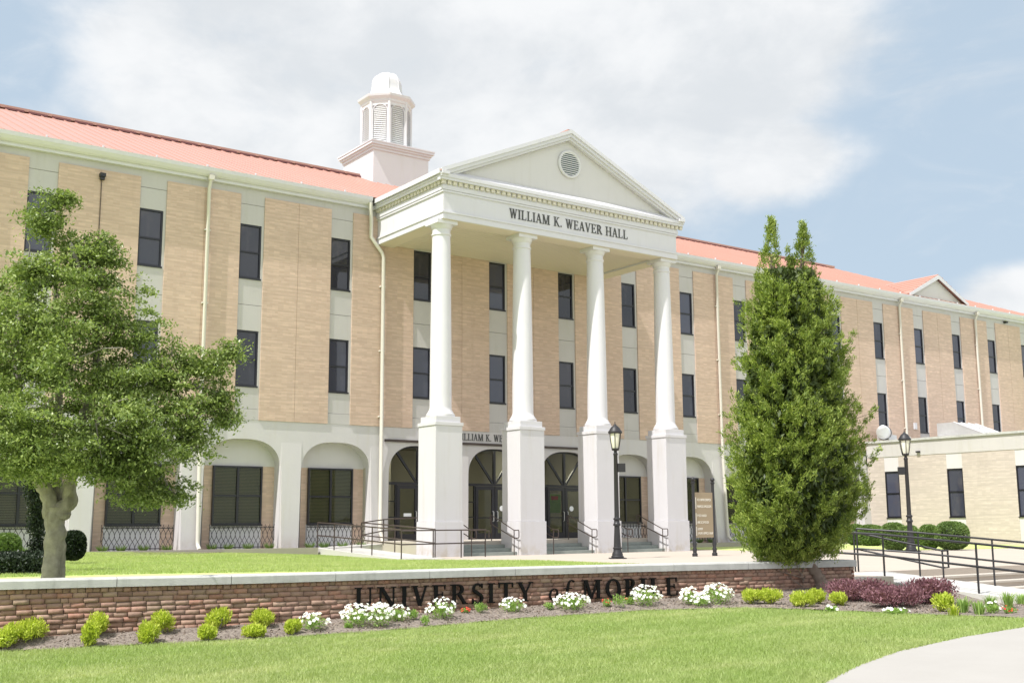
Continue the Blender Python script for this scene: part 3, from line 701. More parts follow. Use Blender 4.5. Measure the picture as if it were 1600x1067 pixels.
# gable on the right-hand roof
gb = MB(); gx, gz0, gz1 = 49.14, 12.55, 13.83; hw = 2.55
gb.prism([(gx-hw, gz0), (gx+hw, gz0), (gx, gz1-.02)], -.02, .3); go = gb.build('roof_gable', 'siding', hall)
gr = MB()
for s in (-1, 1):
    A = [(gx, -.25, gz1+.12), (gx+s*(hw+.25), -.25, gz0+.02), (gx+s*(hw+.25), .0, gz0+.02), (gx, 3.3, gz1+.12)]
    gr.hexa(A, [(a, b, c+.06) for a, b, c in A])
    for i in range(1, 7):
        t_ = i/7; xx = gx+s*(hw+.25)*t_; zz = gz1+.18-(gz1-gz0+.10)*t_; gr.box(xx-.02, xx+.02, -.25, 3.2*(1-t_)+.1, zz-.01, zz+.05)
gr.build('gable_roof', 'roof', go)
gk = MB()
for s in (-1, 1): gk.hexa([(gx, -.28, gz1-.10), (gx+s*(hw+.27), -.28, gz0-.14), (gx+s*(hw+.27), -.24, gz0-.14), (gx, -.24, gz1-.10)], [(gx, -.28, gz1+.13), (gx+s*(hw+.27), -.28, gz0+.04), (gx+s*(hw+.27), -.24, gz0+.04), (gx, -.24, gz1+.13)])
gk.build('rake_board', 'trim', go)

# downspouts
def spout(x, z1=-.85, y=-.14):
    mb = MB(); mb.tube([(x, -.30, 12.2), (x, -.30, 12.02), (x, y, 11.75), (x, y, 3.9)], .065, 10)
    yb = -.30; mb.tube([(x, y, 4.0), (x, y-.02, 2.9), (x+.0, yb, z1+.35), (x, yb-.03, z1+.2), (x-.02, yb-.25, z1+.05)], .07, 10)
    for z in (10.2, 7.6, 5.0): mb.box(x-.10, x+.10, y-.02, -.03, z, z+.05)
    mb.box(x-.09, x+.09, -.38, -.22, 12.0, 12.16)
    mb.build('downspout', 'pipe', hall, smooth=True)
for x in (-1.23, 5.97, 31.19, 38.35): spout(x)
for x in (45.45, 52.71): spout(x, 4.2)
mb = MB(); mb.tube([(12.30, -.32, 12.2), (12.30, -.32, 12.0), (12.40, -.2, 11.55), (12.42, -.16, 10.9), (12.90, -.16, 10.35), (12.98, -.16, 10.15), (12.98, -.16, -.2), (12.98, -.45, -.75)], .075, 10)
for z in (9, 6.5, 4): mb.box(12.88, 13.08, -.17, -.03, z, z+.05)
mb.build('downspout', 'pipe', hall, smooth=True)
# small fittings on the facade
mb = MB(); mb.box(2.20, 2.38, -.22, -.03, 11.50, 11.62); mb.box(2.22, 2.36, -.17, -.05, 11.40, 11.50); mb.build('floodlight', 'iron', hall)
MB().tube([(2.29, -.06, 11.4), (2.29, -.06, 8.2)], .012, 6).build('cable', 'bronze', hall)
MB().box(46.2, 46.45, -.12, -.05, 5.0, 5.35).build('junction_box', 'white', hall)
MB().box(55.9, 56.1, -.2, -.01, 11.86, 11.96).build('floodlight', 'iron', hall)

# portico -------------------------------------------------------------
EX0, EX1, EY, EZ = 12.74, 24.07, -4.84, 10.645
def frame_ring(mb, o, z0, z1, inner=None):   # ring open to the building, outward offset o
    x0, x1, y0 = EX0-o, EX1+o, EY-o
    i = .75 if inner is None else inner
    mb.box(x0, x1, y0, EY+i, z0, z1); mb.box(x0, EX0+i, EY+i, -.042, z0, z1); mb.box(EX1-i, x1, EY+i, -.042, z0, z1)
en = MB(); frame_ring(en, -.025, EZ, 11.70)
eo = en.build('entablature', 'trim', hall)
en = MB(); frame_ring(en, 0, EZ+.004, 10.86, .5); frame_ring(en, .035, 10.86, 10.92, .5)
frame_ring(en, .02, 11.62, 11.69, .5); frame_ring(en, .04, 11.70, 11.85, .5); frame_ring(en, .02, 11.858, 12.04, .5)
en.build('moulding', 'trim', eo)
en = MB(); frame_ring(en, .18, 12.02, 12.11, .3); frame_ring(en, .21, 12.11, 12.23, .2); 
en.build('corona', 'trim', eo)
x = EX0-.10
while x < EX1+.1: MB().box(x, x+.15, EY-.10, EY-.01, 11.90, 12.015).build('dentil', 'dentilc', eo); x += .235
y = EY+.08
while y < -.1: MB().box(EX0-.10, EX0-.01, y, y+.15, 11.90, 12.015).build('dentil', 'dentilc', eo); y += .235
MB().box(EX0+.74, EX1-.74, EY+.74, -.045, 10.72, 10.76).build('soffit', 'cream', eo)
sb = MB(); frame_ring(sb, -.03, EZ-.012, EZ-.002, .72); sb.build('soffit_band', 'cream', eo)
gg = MB(); x = EX0+.9
while x < EX1-.9: gg.box(x, x+.012, EY+.8, -.05, 10.712, 10.719); x += .16
gg.build('soffit_groove', 'pipe', eo)
lettering('WILLIAM K. WEAVER HALL', lambda u, z, d: (15.63+u, EY+.024-d, 11.11+z), .36, 5.76, .02, 'lettergrey', eo, gap=.10)
PX = (EX0+EX1)/2; AZ = 14.87; OV = .22
pr = MB(); EVZ = 12.28
for s in (-1, 1):
    XE = PX+s*(PX-EX0+OV+.03); ze = EVZ
    yb = (AZ-ez)/SL-ed+.3
    A = [(PX, EY-OV-.03, AZ), (XE, EY-OV-.03, ze), (XE, -.2, ze), (PX, yb, AZ)]
    pr.hexa(A, [(a, b, c+.05) for a, b, c in A])
    n = 14
    for i in range(n):
        t_ = (i+.5)/n; xx = PX+(XE-PX)*t_; zz = AZ+(ze-AZ)*t_+.05; pr.hexa([(xx-.02, EY-OV, zz-.01), (xx+.02, EY-OV, zz-.01), (xx+.02, yb*(1-t_), zz-.01), (xx-.02, yb*(1-t_), zz-.01)], [(xx-.02, EY-OV, zz+.045), (xx+.02, EY-OV, zz+.045), (xx+.02, yb*(1-t_), zz+.045), (xx-.02, yb*(1-t_), zz+.045)])
pr.box(PX-.12, PX+.10, EY-OV+.05, 5.6, AZ+.04, AZ+.12)
pr.build('portico_roof', 'roof', hall)
rk = MB()
for s in (-1, 1):
    XE = PX+s*(PX-EX0+OV)
    for (yo, yi, zt, zbm) in ((-OV, 0.05, -.005, -.18), (-OV+.07, .03, -.18, -.28), (-OV-.05, -OV+.02, .105, -.04)):
        rk.hexa([(PX, EY+yo, AZ+zbm), (XE, EY+yo, EVZ+zbm), (XE, EY+yi, EVZ+zbm), (PX, EY+yi, AZ+zbm)], [(PX, EY+yo, AZ+zt), (XE, EY+yo, EVZ+zt), (XE, EY+yi, EVZ+zt), (PX, EY+yi, AZ+zt)])
    # side cornice gutter
    xs_ = sorted((PX+s*(PX-EX0+.12), PX+s*(PX-EX0+.29))); rk.box(xs_[0], xs_[1], EY-OV+.02, -.30, 12.20, 12.37)
    xs_ = sorted((PX+s*(PX-EX0-.1), PX+s*(PX-EX0+.21))); rk.box(xs_[0], xs_[1], EY-.3, -.05, 12.19, 12.30)
rk.build('raking_cornice', 'trim', hall)
sh = MB(); sh.add([(EX0-.19, EY-.205, 12.232), (EX1+.19, EY-.205, 12.232), (EX1+.19, EY+.02, 12.232), (EX0-.19, EY+.02, 12.232), (EX0+.2, EY+.0, 12.42), (EX1-.2, EY+.0, 12.42)], [(0, 1, 5, 4), (3, 2, 1, 0), (4, 5, 2, 3), (0, 4, 3), (1, 2, 5)])
sh.build('cornice_shelf', 'trim', hall)
ty = MB(); ty.prism([(EX0+.05, 12.24), (EX1-.05, 12.24), (PX, AZ-.12)], EY+.04, EY+.3); to = ty.build('tympanum', 'siding', hall)
vt = MB(); vx, vz, vr = 18.48, 13.66, .47
vt.tube([(vx, EY+.05, vz), (vx, EY+.02, vz)], vr, 32); vt.build('vent_opening', 'louvdark', to)
ring = MB(); ring.tube([(vx+(vr+.03)*math.cos(R(a)), EY+.0, vz+(vr+.03)*math.sin(R(a))) for a in range(0, 361, 10)], .055, 8); ring.build('vent_ring', 'white', to, smooth=True)
sl_ = MB(); z = vz-vr+.06
while z < vz+vr-.03:
    hw = math.sqrt(max(.001, vr*vr-(z-vz)**2))-.01; sl_.hexa([(vx-hw, EY+.02, z+.03), (vx+hw, EY+.02, z+.03), (vx+hw, EY-.03, z-.005), (vx-hw, EY-.03, z-.005)], [(vx-hw, EY+.02, z+.045), (vx+hw, EY+.02, z+.045), (vx+hw, EY-.03, z+.032), (vx-hw, EY-.03, z+.032)]); z += .082
sl_.build('vent_slat', 'white', to)

CY = -4.33; CX = [12.99, 16.54, 20.09, 23.64]
for i, x in enumerate(CX):
    pd = MB(); hx, hy = .545, .56
    pd.box(x-hx, x+hx, CY-hy, CY+hy, .09, 3.34); pd.box(x-hx-.035, x+hx+.035, CY-hy-.035, CY+hy+.035, -1.12, .086)
    pd.box(x-hx-.03, x+hx+.03, CY-hy-.03, CY+hy+.03, 3.34, 3.46); pd.box(x-hx+.05, x+hx-.05, CY-hy+.05, CY+hy-.05, 3.46, 3.665)
    pd.build('pedestal', 'stucco', hall, bev=.008)
    cl = MB(); ra, rb = .385, .325
    cl.lathe(x, CY, [(.50, 3.665), (.51, 3.70), (.50, 3.76), (.46, 3.79), (.455, 3.82), (.43, 3.86), (.395, 3.92), (ra, 4.0)]+[(ra+(rb-ra)*(t_**1.6), 4.0+6.1*t_) for t_ in [j/12 for j in range(1, 13)]]
             + [(rb+.03, 10.12), (rb+.03, 10.17), (rb, 10.19), (rb, 10.34), (rb+.03, 10.36), (.39, 10.46), (.405, 10.50)], 40)
    co = cl.build('column', 'white', hall, smooth=True)
    MB().box(x-.42, x+.42, CY-.42, CY+.42, 10.50, 10.63).build('capital', 'white', co)
# porch slab and the three flights between the pedestals
po = MB(); po.box(12.6, 24.4, -3.72, .3, -1.2, -.6); po.box(13.1, 24.4, -3.0, .35, -.62, -.598)
po.build('porch', 'steptop', hall)
for i in range(3):
    x0, x1 = CX[i]+.59, CX[i+1]-.59; ss = MB()
    for j, (yf, zt) in enumerate(((-3.98, -.725), (-4.34, -.85), (-4.72, -.975))): ss.box(x0, x1, yf, -3.70+.0*j-.36*j+.0, -1.2, zt)
    ss.build('porch_step', 'stonestep', hall)

# base kerb and planting strip along the arcade
kb = MB(); kb.box(XL, 10.05, -1.02, -.86, -1.3, -.78); kb.box(25.0, 42, -1.02, -.86, -1.3, -.88); ko = kb.build('kerb', 'kerb'); tag(ko, kind='structure')
pb = MB(); pb.box(XL, 10.05, -.86, .62, -1.3, -.84); pb.box(25.0, 42, -.86, .62, -1.3, -.92); tag(pb.build('planting_strip', 'mulch'), kind='structure')
tag(MB().slab([(-8, -1.03), (6.6, -1.03), (5.6, -1.9), (3.4, -3.0), (1, -3.6), (-8, -4.5)], -1.3, -.862).build('mulch_strip', 'mulch'), kind='structure')
# left access ramp
ra_ = MB()
ra_.hexa([(10.15, -1.0, -1.4), (11.75, -1.0, -1.4), (11.75, -6.6, -1.4), (10.15, -6.6, -1.4)], [(10.15, -1.0, -.82), (11.75, -1.0, -.82), (11.75, -6.6, -1.07), (10.15, -6.6, -1.07)])
ra_.hexa([(10.15, -.998, -1.4), (12.6, -.998, -1.4), (12.6, .6, -1.4), (10.15, .6, -1.4)], [(10.15, -.998, -.82), (12.6, -.998, -.70), (12.6, .6, -.70), (10.15, .6, -.82)])
tag(ra_.build('access_ramp', 'rampc'), kind='structure')
gp = MB(); gp.box(11.8, 12.55, -3.4, -1.05, -1.2, -1.04); tag(gp.build('grass_patch', 'turf'), kind='structure')

# ------------------------------------------------------------------ annex
AX = 42.0; AZT = 4.14
an = empty('annex_building', (50, -8, -1.07), 'low flat-roofed pale brick wing joining the long hall at the right edge', 'building')
a = MB(); y = -1.94+.0
a.box(AX+.12, 58, -20, -.05, -1.07, 3.9); a.box(AX-.02, 58, -20.2, -.06, 3.30, 4.04)
a.build('wall', 'concrete', an)
MB().box(AX-.10, 58, -20.3, -.06, 4.04, 4.15).build('coping', 'cap', an)
wy = [-1.10-3.6*i for i in range(5)]      # far edge of each window (they are .85 wide)
prev = -.06
ap = []
for yy in wy:
    b_ = MB().box(AX, AX+.12, yy, prev, -1.0, 3.30); b_.build('brick_panel', 'brickY', an); prev = yy-.86
    MB().box(AX+.01, AX+.12, yy-.86, yy, 2.55, 3.30).build('lintel_panel', 'pier', an); MB().box(AX+.01, AX+.12, yy-.86, yy, -1.0, .21).build('sill_panel', 'pier', an)
MB().box(AX, AX+.12, -20, prev, -1.0, 3.30).build('brick_panel', 'brickY', an)
MB().box(AX-.03, AX+.1, -20, -.06, -1.1, -.93).build('plinth', 'brickY', an)
an_l = wloc(an); first = None
for yy in wy:
    if first is None:
        f = MB(); z0, z1 = .21, 2.55; wd = .86; fw = .06
        for q0, q1 in ((0, fw), (wd-fw, wd)): f.box(.02, .10, -q1, -q0, z0, z1)
        f.box(.02, .10, -wd+fw, -fw, z1-fw, z1); f.box(.02, .10, -wd+fw, -fw, z0, z0+fw); zm = z0+(z1-z0)*.52; f.box(.03, .09, -wd+fw, -fw, zm-.03, zm+.03); f.box(-.04, .02, -wd-.02, .02, z0-.04, z0)
        first = f.build('window', 'frame', an, origin=(0, 0, 0)); o = first
        p_ = MB().box(.06, .064, -wd+.05, -.05, z0+.05, z1-.05).build('pane', 'glass'); p_.parent = o
    else: o = copy_tree(first, an)
    o.location = Vector((AX, yy, 0))-an_l
MB().box(AX-.14, AX-.02, -3.3, -3.1, 3.42, 3.5).build('floodlight', 'iron', an)
# rooftop things
fan = empty('exhaust_fan', (43.0, -.6, 4.15), 'round galvanised exhaust fan on the low wing roof beside the conifer', 'roof fan')
MB().box(42.75, 43.4, -.95, -.2, 4.1, 4.5).build('base', 'steel', fan)
f = MB(); f.tube([(43.22, -0.43, 4.62), (42.62, -0.73, 4.62)], .33, 24); f.build('housing', 'steel', fan)
f = MB(); f.tube([(42.67, -0.71, 4.62), (42.42, -0.85, 4.62), (42.38, -0.87, 4.62)], [.36, .36, .30], 24); f.build('hood', 'steel', fan, smooth=True)
f = MB(); f.tube([(42.74, -0.67, 4.62), (42.65, -0.72, 4.62)], .38, 24); f.build('band', 'iron', fan)
sk = empty('skylight', (47, -4, 4.15), 'sloping ribbed white skylight standing on the low wing roof', 'skylight')
s_ = MB(); s_.hexa([(45.6, -1.9, 4.1), (47.6, -1.9, 4.1), (47.6, -5.4, 4.1), (45.6, -5.4, 4.1)], [(45.6, -1.9, 5.15), (47.6, -1.9, 5.15), (47.6, -2.9, 5.15), (45.6, -2.9, 5.15)]); s_.build('glazing', 'steel', sk)
s_ = MB()
for i in range(4): xx = 45.6+.666*i; s_.tube([(xx, -2.9, 5.16), (xx, -5.4, 4.12)], .025, 6)
s_.box(45.55, 47.65, -5.55, -5.35, 4.12, 4.3); s_.build('rib', 'white', sk)
du = empty('roof_duct', (48, -7.2, 4.15), 'plain white boxed duct at the right end of the wing roof', 'duct')
MB().box(47.0, 52, -8.6, -6.4, 4.13, 4.86).build('casing', 'trim', du, bev=.03); MB().box(46.93, 47.0, -7.0, -6.8, 4.13, 5.0).build('flange', 'steel', du)

# ------------------------------------------------------------------ brick sign wall in front
bwall = empty('brick_wall', (0, -22.4, -1.5), 'curved low red clinker brick wall with grey concrete cap and black lettering', 'wall')
def wall_frame(s_):          # arclength -> point, tangent
    acc = 0
    for a_, b_ in zip(WALL, WALL[1:]):
        L = math.hypot(b_[0]-a_[0], b_[1]-a_[1])
        if s_ <= acc+L or b_ == WALL[-1]:
            t_ = (s_-acc)/L; T = Vector((b_[0]-a_[0], b_[1]-a_[1], 0))/L; return Vector((a_[0], a_[1], 0))+T*(s_-acc), T
        acc += L
WL = sum(math.hypot(b_[0]-a_[0], b_[1]-a_[1]) for a_, b_ in zip(WALL, WALL[1:]))
def wp_(s_, z, out):         # out = distance in front of wall face
    h = .25; P, T0 = wall_frame(s_); _, Ta = wall_frame(max(0, s_-h)); _, Tb = wall_frame(min(WL, s_+h)); T = (Ta+Tb).normalized(); N = Vector((T.y, -T.x, 0))
    q = P+N*out; return (q.x, q.y, z)
core = MB(); ss = [WL*i/60 for i in range(61)]
for a_, b_ in zip(ss, ss[1:]):
    core.add([wp_(a_, -2, -.035), wp_(b_, -2, -.035), wp_(b_, -.805, -.035), wp_(a_, -.805, -.035), wp_(a_, -2, -.30), wp_(b_, -2, -.30), wp_(b_, -.805, -.30), wp_(a_, -.805, -.30)], [(0, 1, 2, 3), (7, 6, 5, 4), (3, 2, 6, 7)])
core.add([wp_(WL, -2, -.035), wp_(WL, -2, -.30), wp_(WL, -.805, -.30), wp_(WL, -.805, -.035)], [(0, 1, 2, 3)])
core.build('core', 'mortar', bwall)
# individual misshapen bricks
V = []; Fc = []; C = []
def addbrick(s0, s1, z0, z1, out, tone, j=.0012):
    k = len(V); jr = lambda a=j: random.uniform(-a, a)
    nx = 3
    for zi, z in enumerate((z0, (z0+z1)/2, z1)):
        for si in range(nx+1):
            s_ = s0+(s1-s0)*si/nx; edge = (zi != 1) or si in (0, nx)
            V.append(wp_(min(WL, s_+jr(.003)), z+jr(.003), out+jr()-(.0015 if edge else -.0015))); C.append(tone)
    for zi in range(2):
        for si in range(nx): a_ = k+zi*(nx+1)+si; Fc.append((a_, a_+1, a_+nx+2, a_+nx+1))
    kk = len(V)        # rim going back to the mortar
    rim = [k+i for i in range(nx+1)]+[k+(nx+1)+nx]+[k+2*(nx+1)+i for i in reversed(range(nx+1))]+[k+(nx+1)]
    for r_ in rim:
        q = V[r_]; sx_, zi = q, 0; V.append(None); C.append(tone)
    for n_, r_ in enumerate(rim):
        loc = r_-k; zi, si = divmod(loc, nx+1); V[kk+n_] = wp_(s0+(s1-s0)*si/nx, (z0, (z0+z1)/2, z1)[zi], -.045)
    m_ = len(rim)
    for n_ in range(m_): Fc.append((rim[(n_+1) % m_], rim[n_], kk+n_, kk+(n_+1) % m_))
tones = [(.40, .22, .165), (.44, .26, .20), (.34, .19, .15), (.47, .32, .24), (.42, .30, .23), (.28, .17, .14), (.52, .25, .18), (.46, .36, .27), (.38, .26, .205), (.20, .13, .12)]
wt = [5, 5, 4, 4, 5, 2, 3, 3, 4, 1]
row = 0; z = -.814
while z > -1.75:
    hgt = .0630; head = row == 0; L = .090 if head else .186
    s_ = -random.uniform(0, .2) if not row % 2 else -random.uniform(0, .1)
    while s_ < WL:
        l = L*random.uniform(.96, 1.04); 
        if random.random() < .04 and not head: l *= .5
        out = random.gauss(0, .0025)+(random.uniform(.008, .022) if random.random() < .10 else 0)
        tl_ = random.uniform(-.003, .003); tone = random.choices(tones, wt)[0]; u_ = random.uniform(.56, .84); tone = tuple((c_*.6+m_*.4)*u_ for c_, m_ in zip(tone, (.40, .235, .175)))+(1,)
        if s_ >= 0 and s_+l < WL+.05: addbrick(s_, min(WL, s_+l), z-hgt+tl_, z+tl_, out, tone)
        s_ += l+.006
    z -= .0675; row += 1
me_o = fast('brick_face', V, Fc, 'clinker', bwall)
ca = me_o.data.color_attributes.new('tone', 'FLOAT_COLOR', 'POINT')
ca.data.foreach_set('color', np.array(C, dtype=np.float32).ravel())
# end face of the wall
ef = MB(); P, T = wall_frame(WL-.001)
N = Vector((T.y, -T.x, 0)); z = -.814; r_ = 0
while z > -1.6:
    for j in range(2):
        o0, o1 = ((-.30, -.10), (-.09, -.0)) [j] if r_ % 2 else ((-.30, -.21), (-.20, -.0))[j]
        q0 = P+N*(o0+.0)+T*.0; q1 = P+N*o1; e0 = q0+T*.03; e1 = q1+T*.03
        ef.hexa([(q0.x, q0.y, z-.060), (q1.x, q1.y, z-.060), (e1.x, e1.y, z-.060), (e0.x, e0.y, z-.060)], [(q0.x, q0.y, z), (q1.x, q1.y, z), (e1.x, e1.y, z), (e0.x, e0.y, z)])
    z -= .0675; r_ += 1
ef.build('end_bricks', plain('end_brick', (.33, .16, .11), .9, var=.35, scale=8, bmp=.6), bwall)
# concrete cap in cast lengths
s_ = .02; n_ = 0
while s_ < WL-.1:
    e_ = min(WL+.06, s_+1.52); cpp = MB(); k = 6
    for i in range(k):
        a_, b_ = s_+(e_-s_-.008)*i/k, s_+(e_-s_-.008)*(i+1)/k
        f_ = lambda q, z, o_: wp_(min(q, WL), z, o_)
        pts = [(-.812, .055), (-.712, .058), (-.695, .045), (-.690, -.33), (-.71, -.37), (-.812, -.36)]
        A = [wp_(a_, z, o_) for z, o_ in pts]; Bq = [wp_(b_, z, o_) for z, o_ in pts]; n6 = len(pts)
        fs = [(j, (j+1) % n6, (j+1) % n6+n6, j+n6) for j in range(n6)]
        if i == 0: fs.append(tuple(reversed(range(n6))))
        if i == k-1: fs.append(tuple(range(n6, 2*n6)))
        cpp.add(A+Bq, fs)
    cpp.build('cap_stone', 'cap', bwall); s_ = e_; n_ += 1
# letters UNIVERSITY of MOBILE, from image x=550 to x=1057
def s_of_x(px, z):
    best = None
    for i in range(1200):
        s1 = WL*i/1200; q = Vector(wp_(s1, z, 0))-CAM; w_ = q.dot(Fv); xx = 800+FPX*q.dot(Rv)/w_
        if best is None or abs(xx-px) < best[0]: best = (abs(xx-px), s1)
    return best[1]
sA, sB = s_of_x(551, -1.1), s_of_x(1057, -1.1)
lettering('UNIVERSITY of MOBILE', lambda u, z, d: wp_(sA+u, -1.222+z, .03+d), .305, sB-sA, .03, 'letter', bwall, gap=.20)

# ------------------------------------------------------------------ foliage tools
def leaves(centers, dirs, size, aspect, n_rng, updir=.0, jitter=.6, shape='quad', bend=0, flat=False):
    """leaf cards at centers, long axis along dirs"""
    n = len(centers); c = np.asarray(centers); d = np.asarray(dirs)+n_rng.normal(0, jitter, (n, 3)); d /= np.linalg.norm(d, axis=1)[:, None]
    r = n_rng.normal(0, 1, (n, 3))*(.45 if flat else 1)+(np.array([0, 0, 1.0]) if flat else 0); s = np.cross(d, r); s /= np.linalg.norm(s, axis=1)[:, None]
    L = (size*n_rng.uniform(.65, 1.3, n))[:, None]; W_ = L*aspect
    if shape == 'quad':
        V = np.stack([c-d*L*.5, c+s*W_*.5, c+d*L*.5, c-s*W_*.5], 1).reshape(-1, 3); Fc = np.arange(n*4).reshape(-1, 4)
    else:
        V = np.stack([c-s*W_*.5, c+s*W_*.5, c+d*L], 1).reshape(-1, 3); Fc = np.arange(n*3).reshape(-1, 3)
    return V, Fc
def ellip(n_rng, n, c, r, shell=.5):
    v = n_rng.normal(0, 1, (n, 3)); v /= np.linalg.norm(v, axis=1)[:, None]
    q = n_rng.uniform(shell, 1, n)[:, None]; return np.asarray(c)+v*q*np.asarray(r), v

def roughen(o, amp, sc, cuts=1):
    from mathutils import noise as mn
    bm = bmesh.new(); bm.from_mesh(o.data); bmesh.ops.subdivide_edges(bm, edges=bm.edges, cuts=cuts, use_grid_fill=True, smooth=.3); bm.normal_update()
    for v in bm.verts:
        q = v.co*sc; q.z *= .55; d = mn.fractal(q, 1.0, 2.0, 4)+.6*max(0, mn.noise(q*.45)-.15); v.co += v.normal*amp*d
    bm.to_mesh(o.data); bm.free(); return o
# left broadleaf tree -------------------------------------------------
TD = 17.4; TB = at_depth(82, 921, TD); TB.z = -1.02
tree = empty('broadleaf_tree', TB, 'spreading green broadleaf tree with pale knobbly trunk behind the brick wall', 'tree')
def tp(px, py, dd=0): return at_depth(px, py, TD+dd)
tr = MB()
def limb(mb, pts, radii, n=10, wob=.02):
    P = [Vector(p) for p in pts]; out = []; rr = []
    for i in range(len(P)-1):
        for j in range(4):
            t_ = j/4; q = P[i].lerp(P[i+1], t_)+Vector([random.uniform(-wob, wob) for _ in range(3)]); out.append(q); rr.append((radii[i]+(radii[i+1]-radii[i])*t_)*random.uniform(.93, 1.08))
    out.append(P[-1]); rr.append(radii[-1]); mb.tube(out, rr, n)
limb(tr, [TB+Vector((0, 0, -.15)), TB+Vector((0, 0, .15)), tp(87, 850), tp(86, 815), tp(88, 790)], [.24, .18, .15, .14, .155], 14, .014)
limb(tr, [tp(84, 805), tp(76, 775, -.05), tp(60, 745, -.1), tp(40, 690, -.2), tp(25, 600, -.3), tp(30, 480, -.1)], [.13, .11, .095, .08, .06, .03])
limb(tr, [tp(90, 805), tp(108, 780, .05), tp(112, 750, .05), tp(118, 690, .1), tp(150, 600, .1), tp(150, 480, .1), tp(110, 380, 0)], [.14, .12, .095, .08, .06, .04, .02])
limb(tr, [tp(88, 800, .1), tp(88, 750, .2), tp(90, 680, .3), tp(90, 560, .3), tp(85, 420, .2)], [.10, .085, .07, .05, .02])
limb(tr, [tp(118, 700, .1), tp(170, 640, -.2), tp(240, 610, -.1), tp(300, 600, 0), tp(340, 615, 0)], [.07, .045, .028, .014, .006])
limb(tr, [tp(114, 740, .1), tp(170, 710, -.4), tp(230, 720, -.6), tp(270, 740, -.6)], [.07, .05, .03, .01])
limb(tr, [tp(60, 740, -.1), tp(-10, 690, -.5), tp(-70, 660, -.6)], [.09, .06, .02])
roughen(tr.build('trunk', 'bark', tree, smooth=True), .030, 13)
clumps = [(75, 345, 38, 45, 0), (125, 402, 44, 46, .3), (45, 408, 42, 44, -.2), (0, 475, 60, 58, .2), (90, 460, 85, 70, -.5), (165, 450, 55, 60, .4), (190, 515, 62, 55, -.1),
          (20, 560, 95, 75, -.6), (120, 560, 95, 75, -.9), (200, 590, 75, 60, -.4), (270, 570, 55, 45, 0), (325, 570, 34, 30, .1), (340, 625, 30, 26, .1), (290, 640, 55, 42, -.2),
          (60, 650, 100, 60, -1.1), (150, 660, 95, 60, -1.2), (230, 680, 70, 55, -.8), (-40, 620, 80, 90, -.4), (20, 715, 85, 38, -.9), (120, 720, 75, 34, -1.1), (200, 735, 65, 45, -.8),
          (255, 745, 45, 42, -.5), (300, 690, 30, 30, -.2), (70, 560, 110, 90, .9), (170, 640, 110, 80, .9), (30, 690, 100, 60, .8), (-60, 520, 70, 80, .3), (230, 770, 50, 18, -.6), (100, 310, 14, 20, 0), (350, 650, 22, 14, .1), (165, 385, 26, 26, .2), (360, 545, 18, 22, .2)]
LV, LF = [], []; k = 0; ppm = FPX/TD
def add_leafset(store, V, Fc):
    store[0].append(V); store[1].append(Fc+store[2]); store[2] += len(V)
S = [[], [], 0]
up = np.array([0, 0, 1.0]); ref = np.array(TB)
for (px, py, rx, ry, dd) in clumps:
    c = np.array(tp(px, py, dd)); r = np.array([rx/ppm, rx/ppm*.9, ry/ppm]); nsub = int((10+rx*ry/40)*(.6 if dd >= .8 else 1))
    pc, v = ellip(rng, nsub, c, r, .3); pc = c+(pc-c)*np.where(rng.uniform(0, 1, nsub) < .25, rng.uniform(1.15, 1.5, nsub), 1.0)[:, None]
    for q, vv in zip(pc, v):
        if mnoise.noise(Vector(q)*1.35) < -.21 and ry > 32: continue
        # flat leafy pads along each twig, with air between them
        nl = rng.integers(45, 95); sg_ = rng.uniform(.07, .13); cc = q+rng.normal(0, sg_, (nl, 3))*np.array([1, 1, .36])
        cc[:, 2] -= .35*np.linalg.norm(cc[:, :2]-q[:2], axis=1)
        dr = np.tile(vv*.5*np.array([1, 1, .3]), (nl, 1)); V_, F_ = leaves(cc, dr, .060, .5, rng, jitter=.6, flat=True); add_leafset(S, V_, F_)
    for q in pc[::max(1, len(pc)//3)][:3]: MB().tube([tuple(c), tuple((c+q)/2+rng.normal(0, .05, 3)), tuple(q)], .013, 5, .004).build('branch', 'bark', tree)
fast('crown', np.concatenate(S[0]), np.concatenate(S[1]), 'leaf', tree)

# conifer in front of the wall ---------------------------------------
CB = on_z(1277, 917, -1.17); CD = (CB-CAM).dot(Fv); cp = lambda px, py, dd=0: at_depth(px, py, CD+dd); cm = FPX/CD
con = empty('conifer_tree', CB, 'tall dense yellow-green cedar with twin tips leaning from the bed at the wall end', 'tree')
t_ = MB()
limb(t_, [cp(1287, 925), cp(1278, 905), cp(1266, 885), cp(1254, 860, .1), cp(1250, 700, .15), cp(1250, 500, .1), cp(1255, 370)], [.20, .13, .115, .11, .10, .05, .015], 12, .015)
limb(t_, [cp(1270, 912, .1), cp(1250, 885, .1), cp(1235, 850, .1), cp(1215, 650), cp(1206, 400)], [.10, .09, .08, .06, .015], 10, .02)
roughen(t_.build('trunk', 'barkdark', con, smooth=True), .025, 14)
S = [[], [], 0]
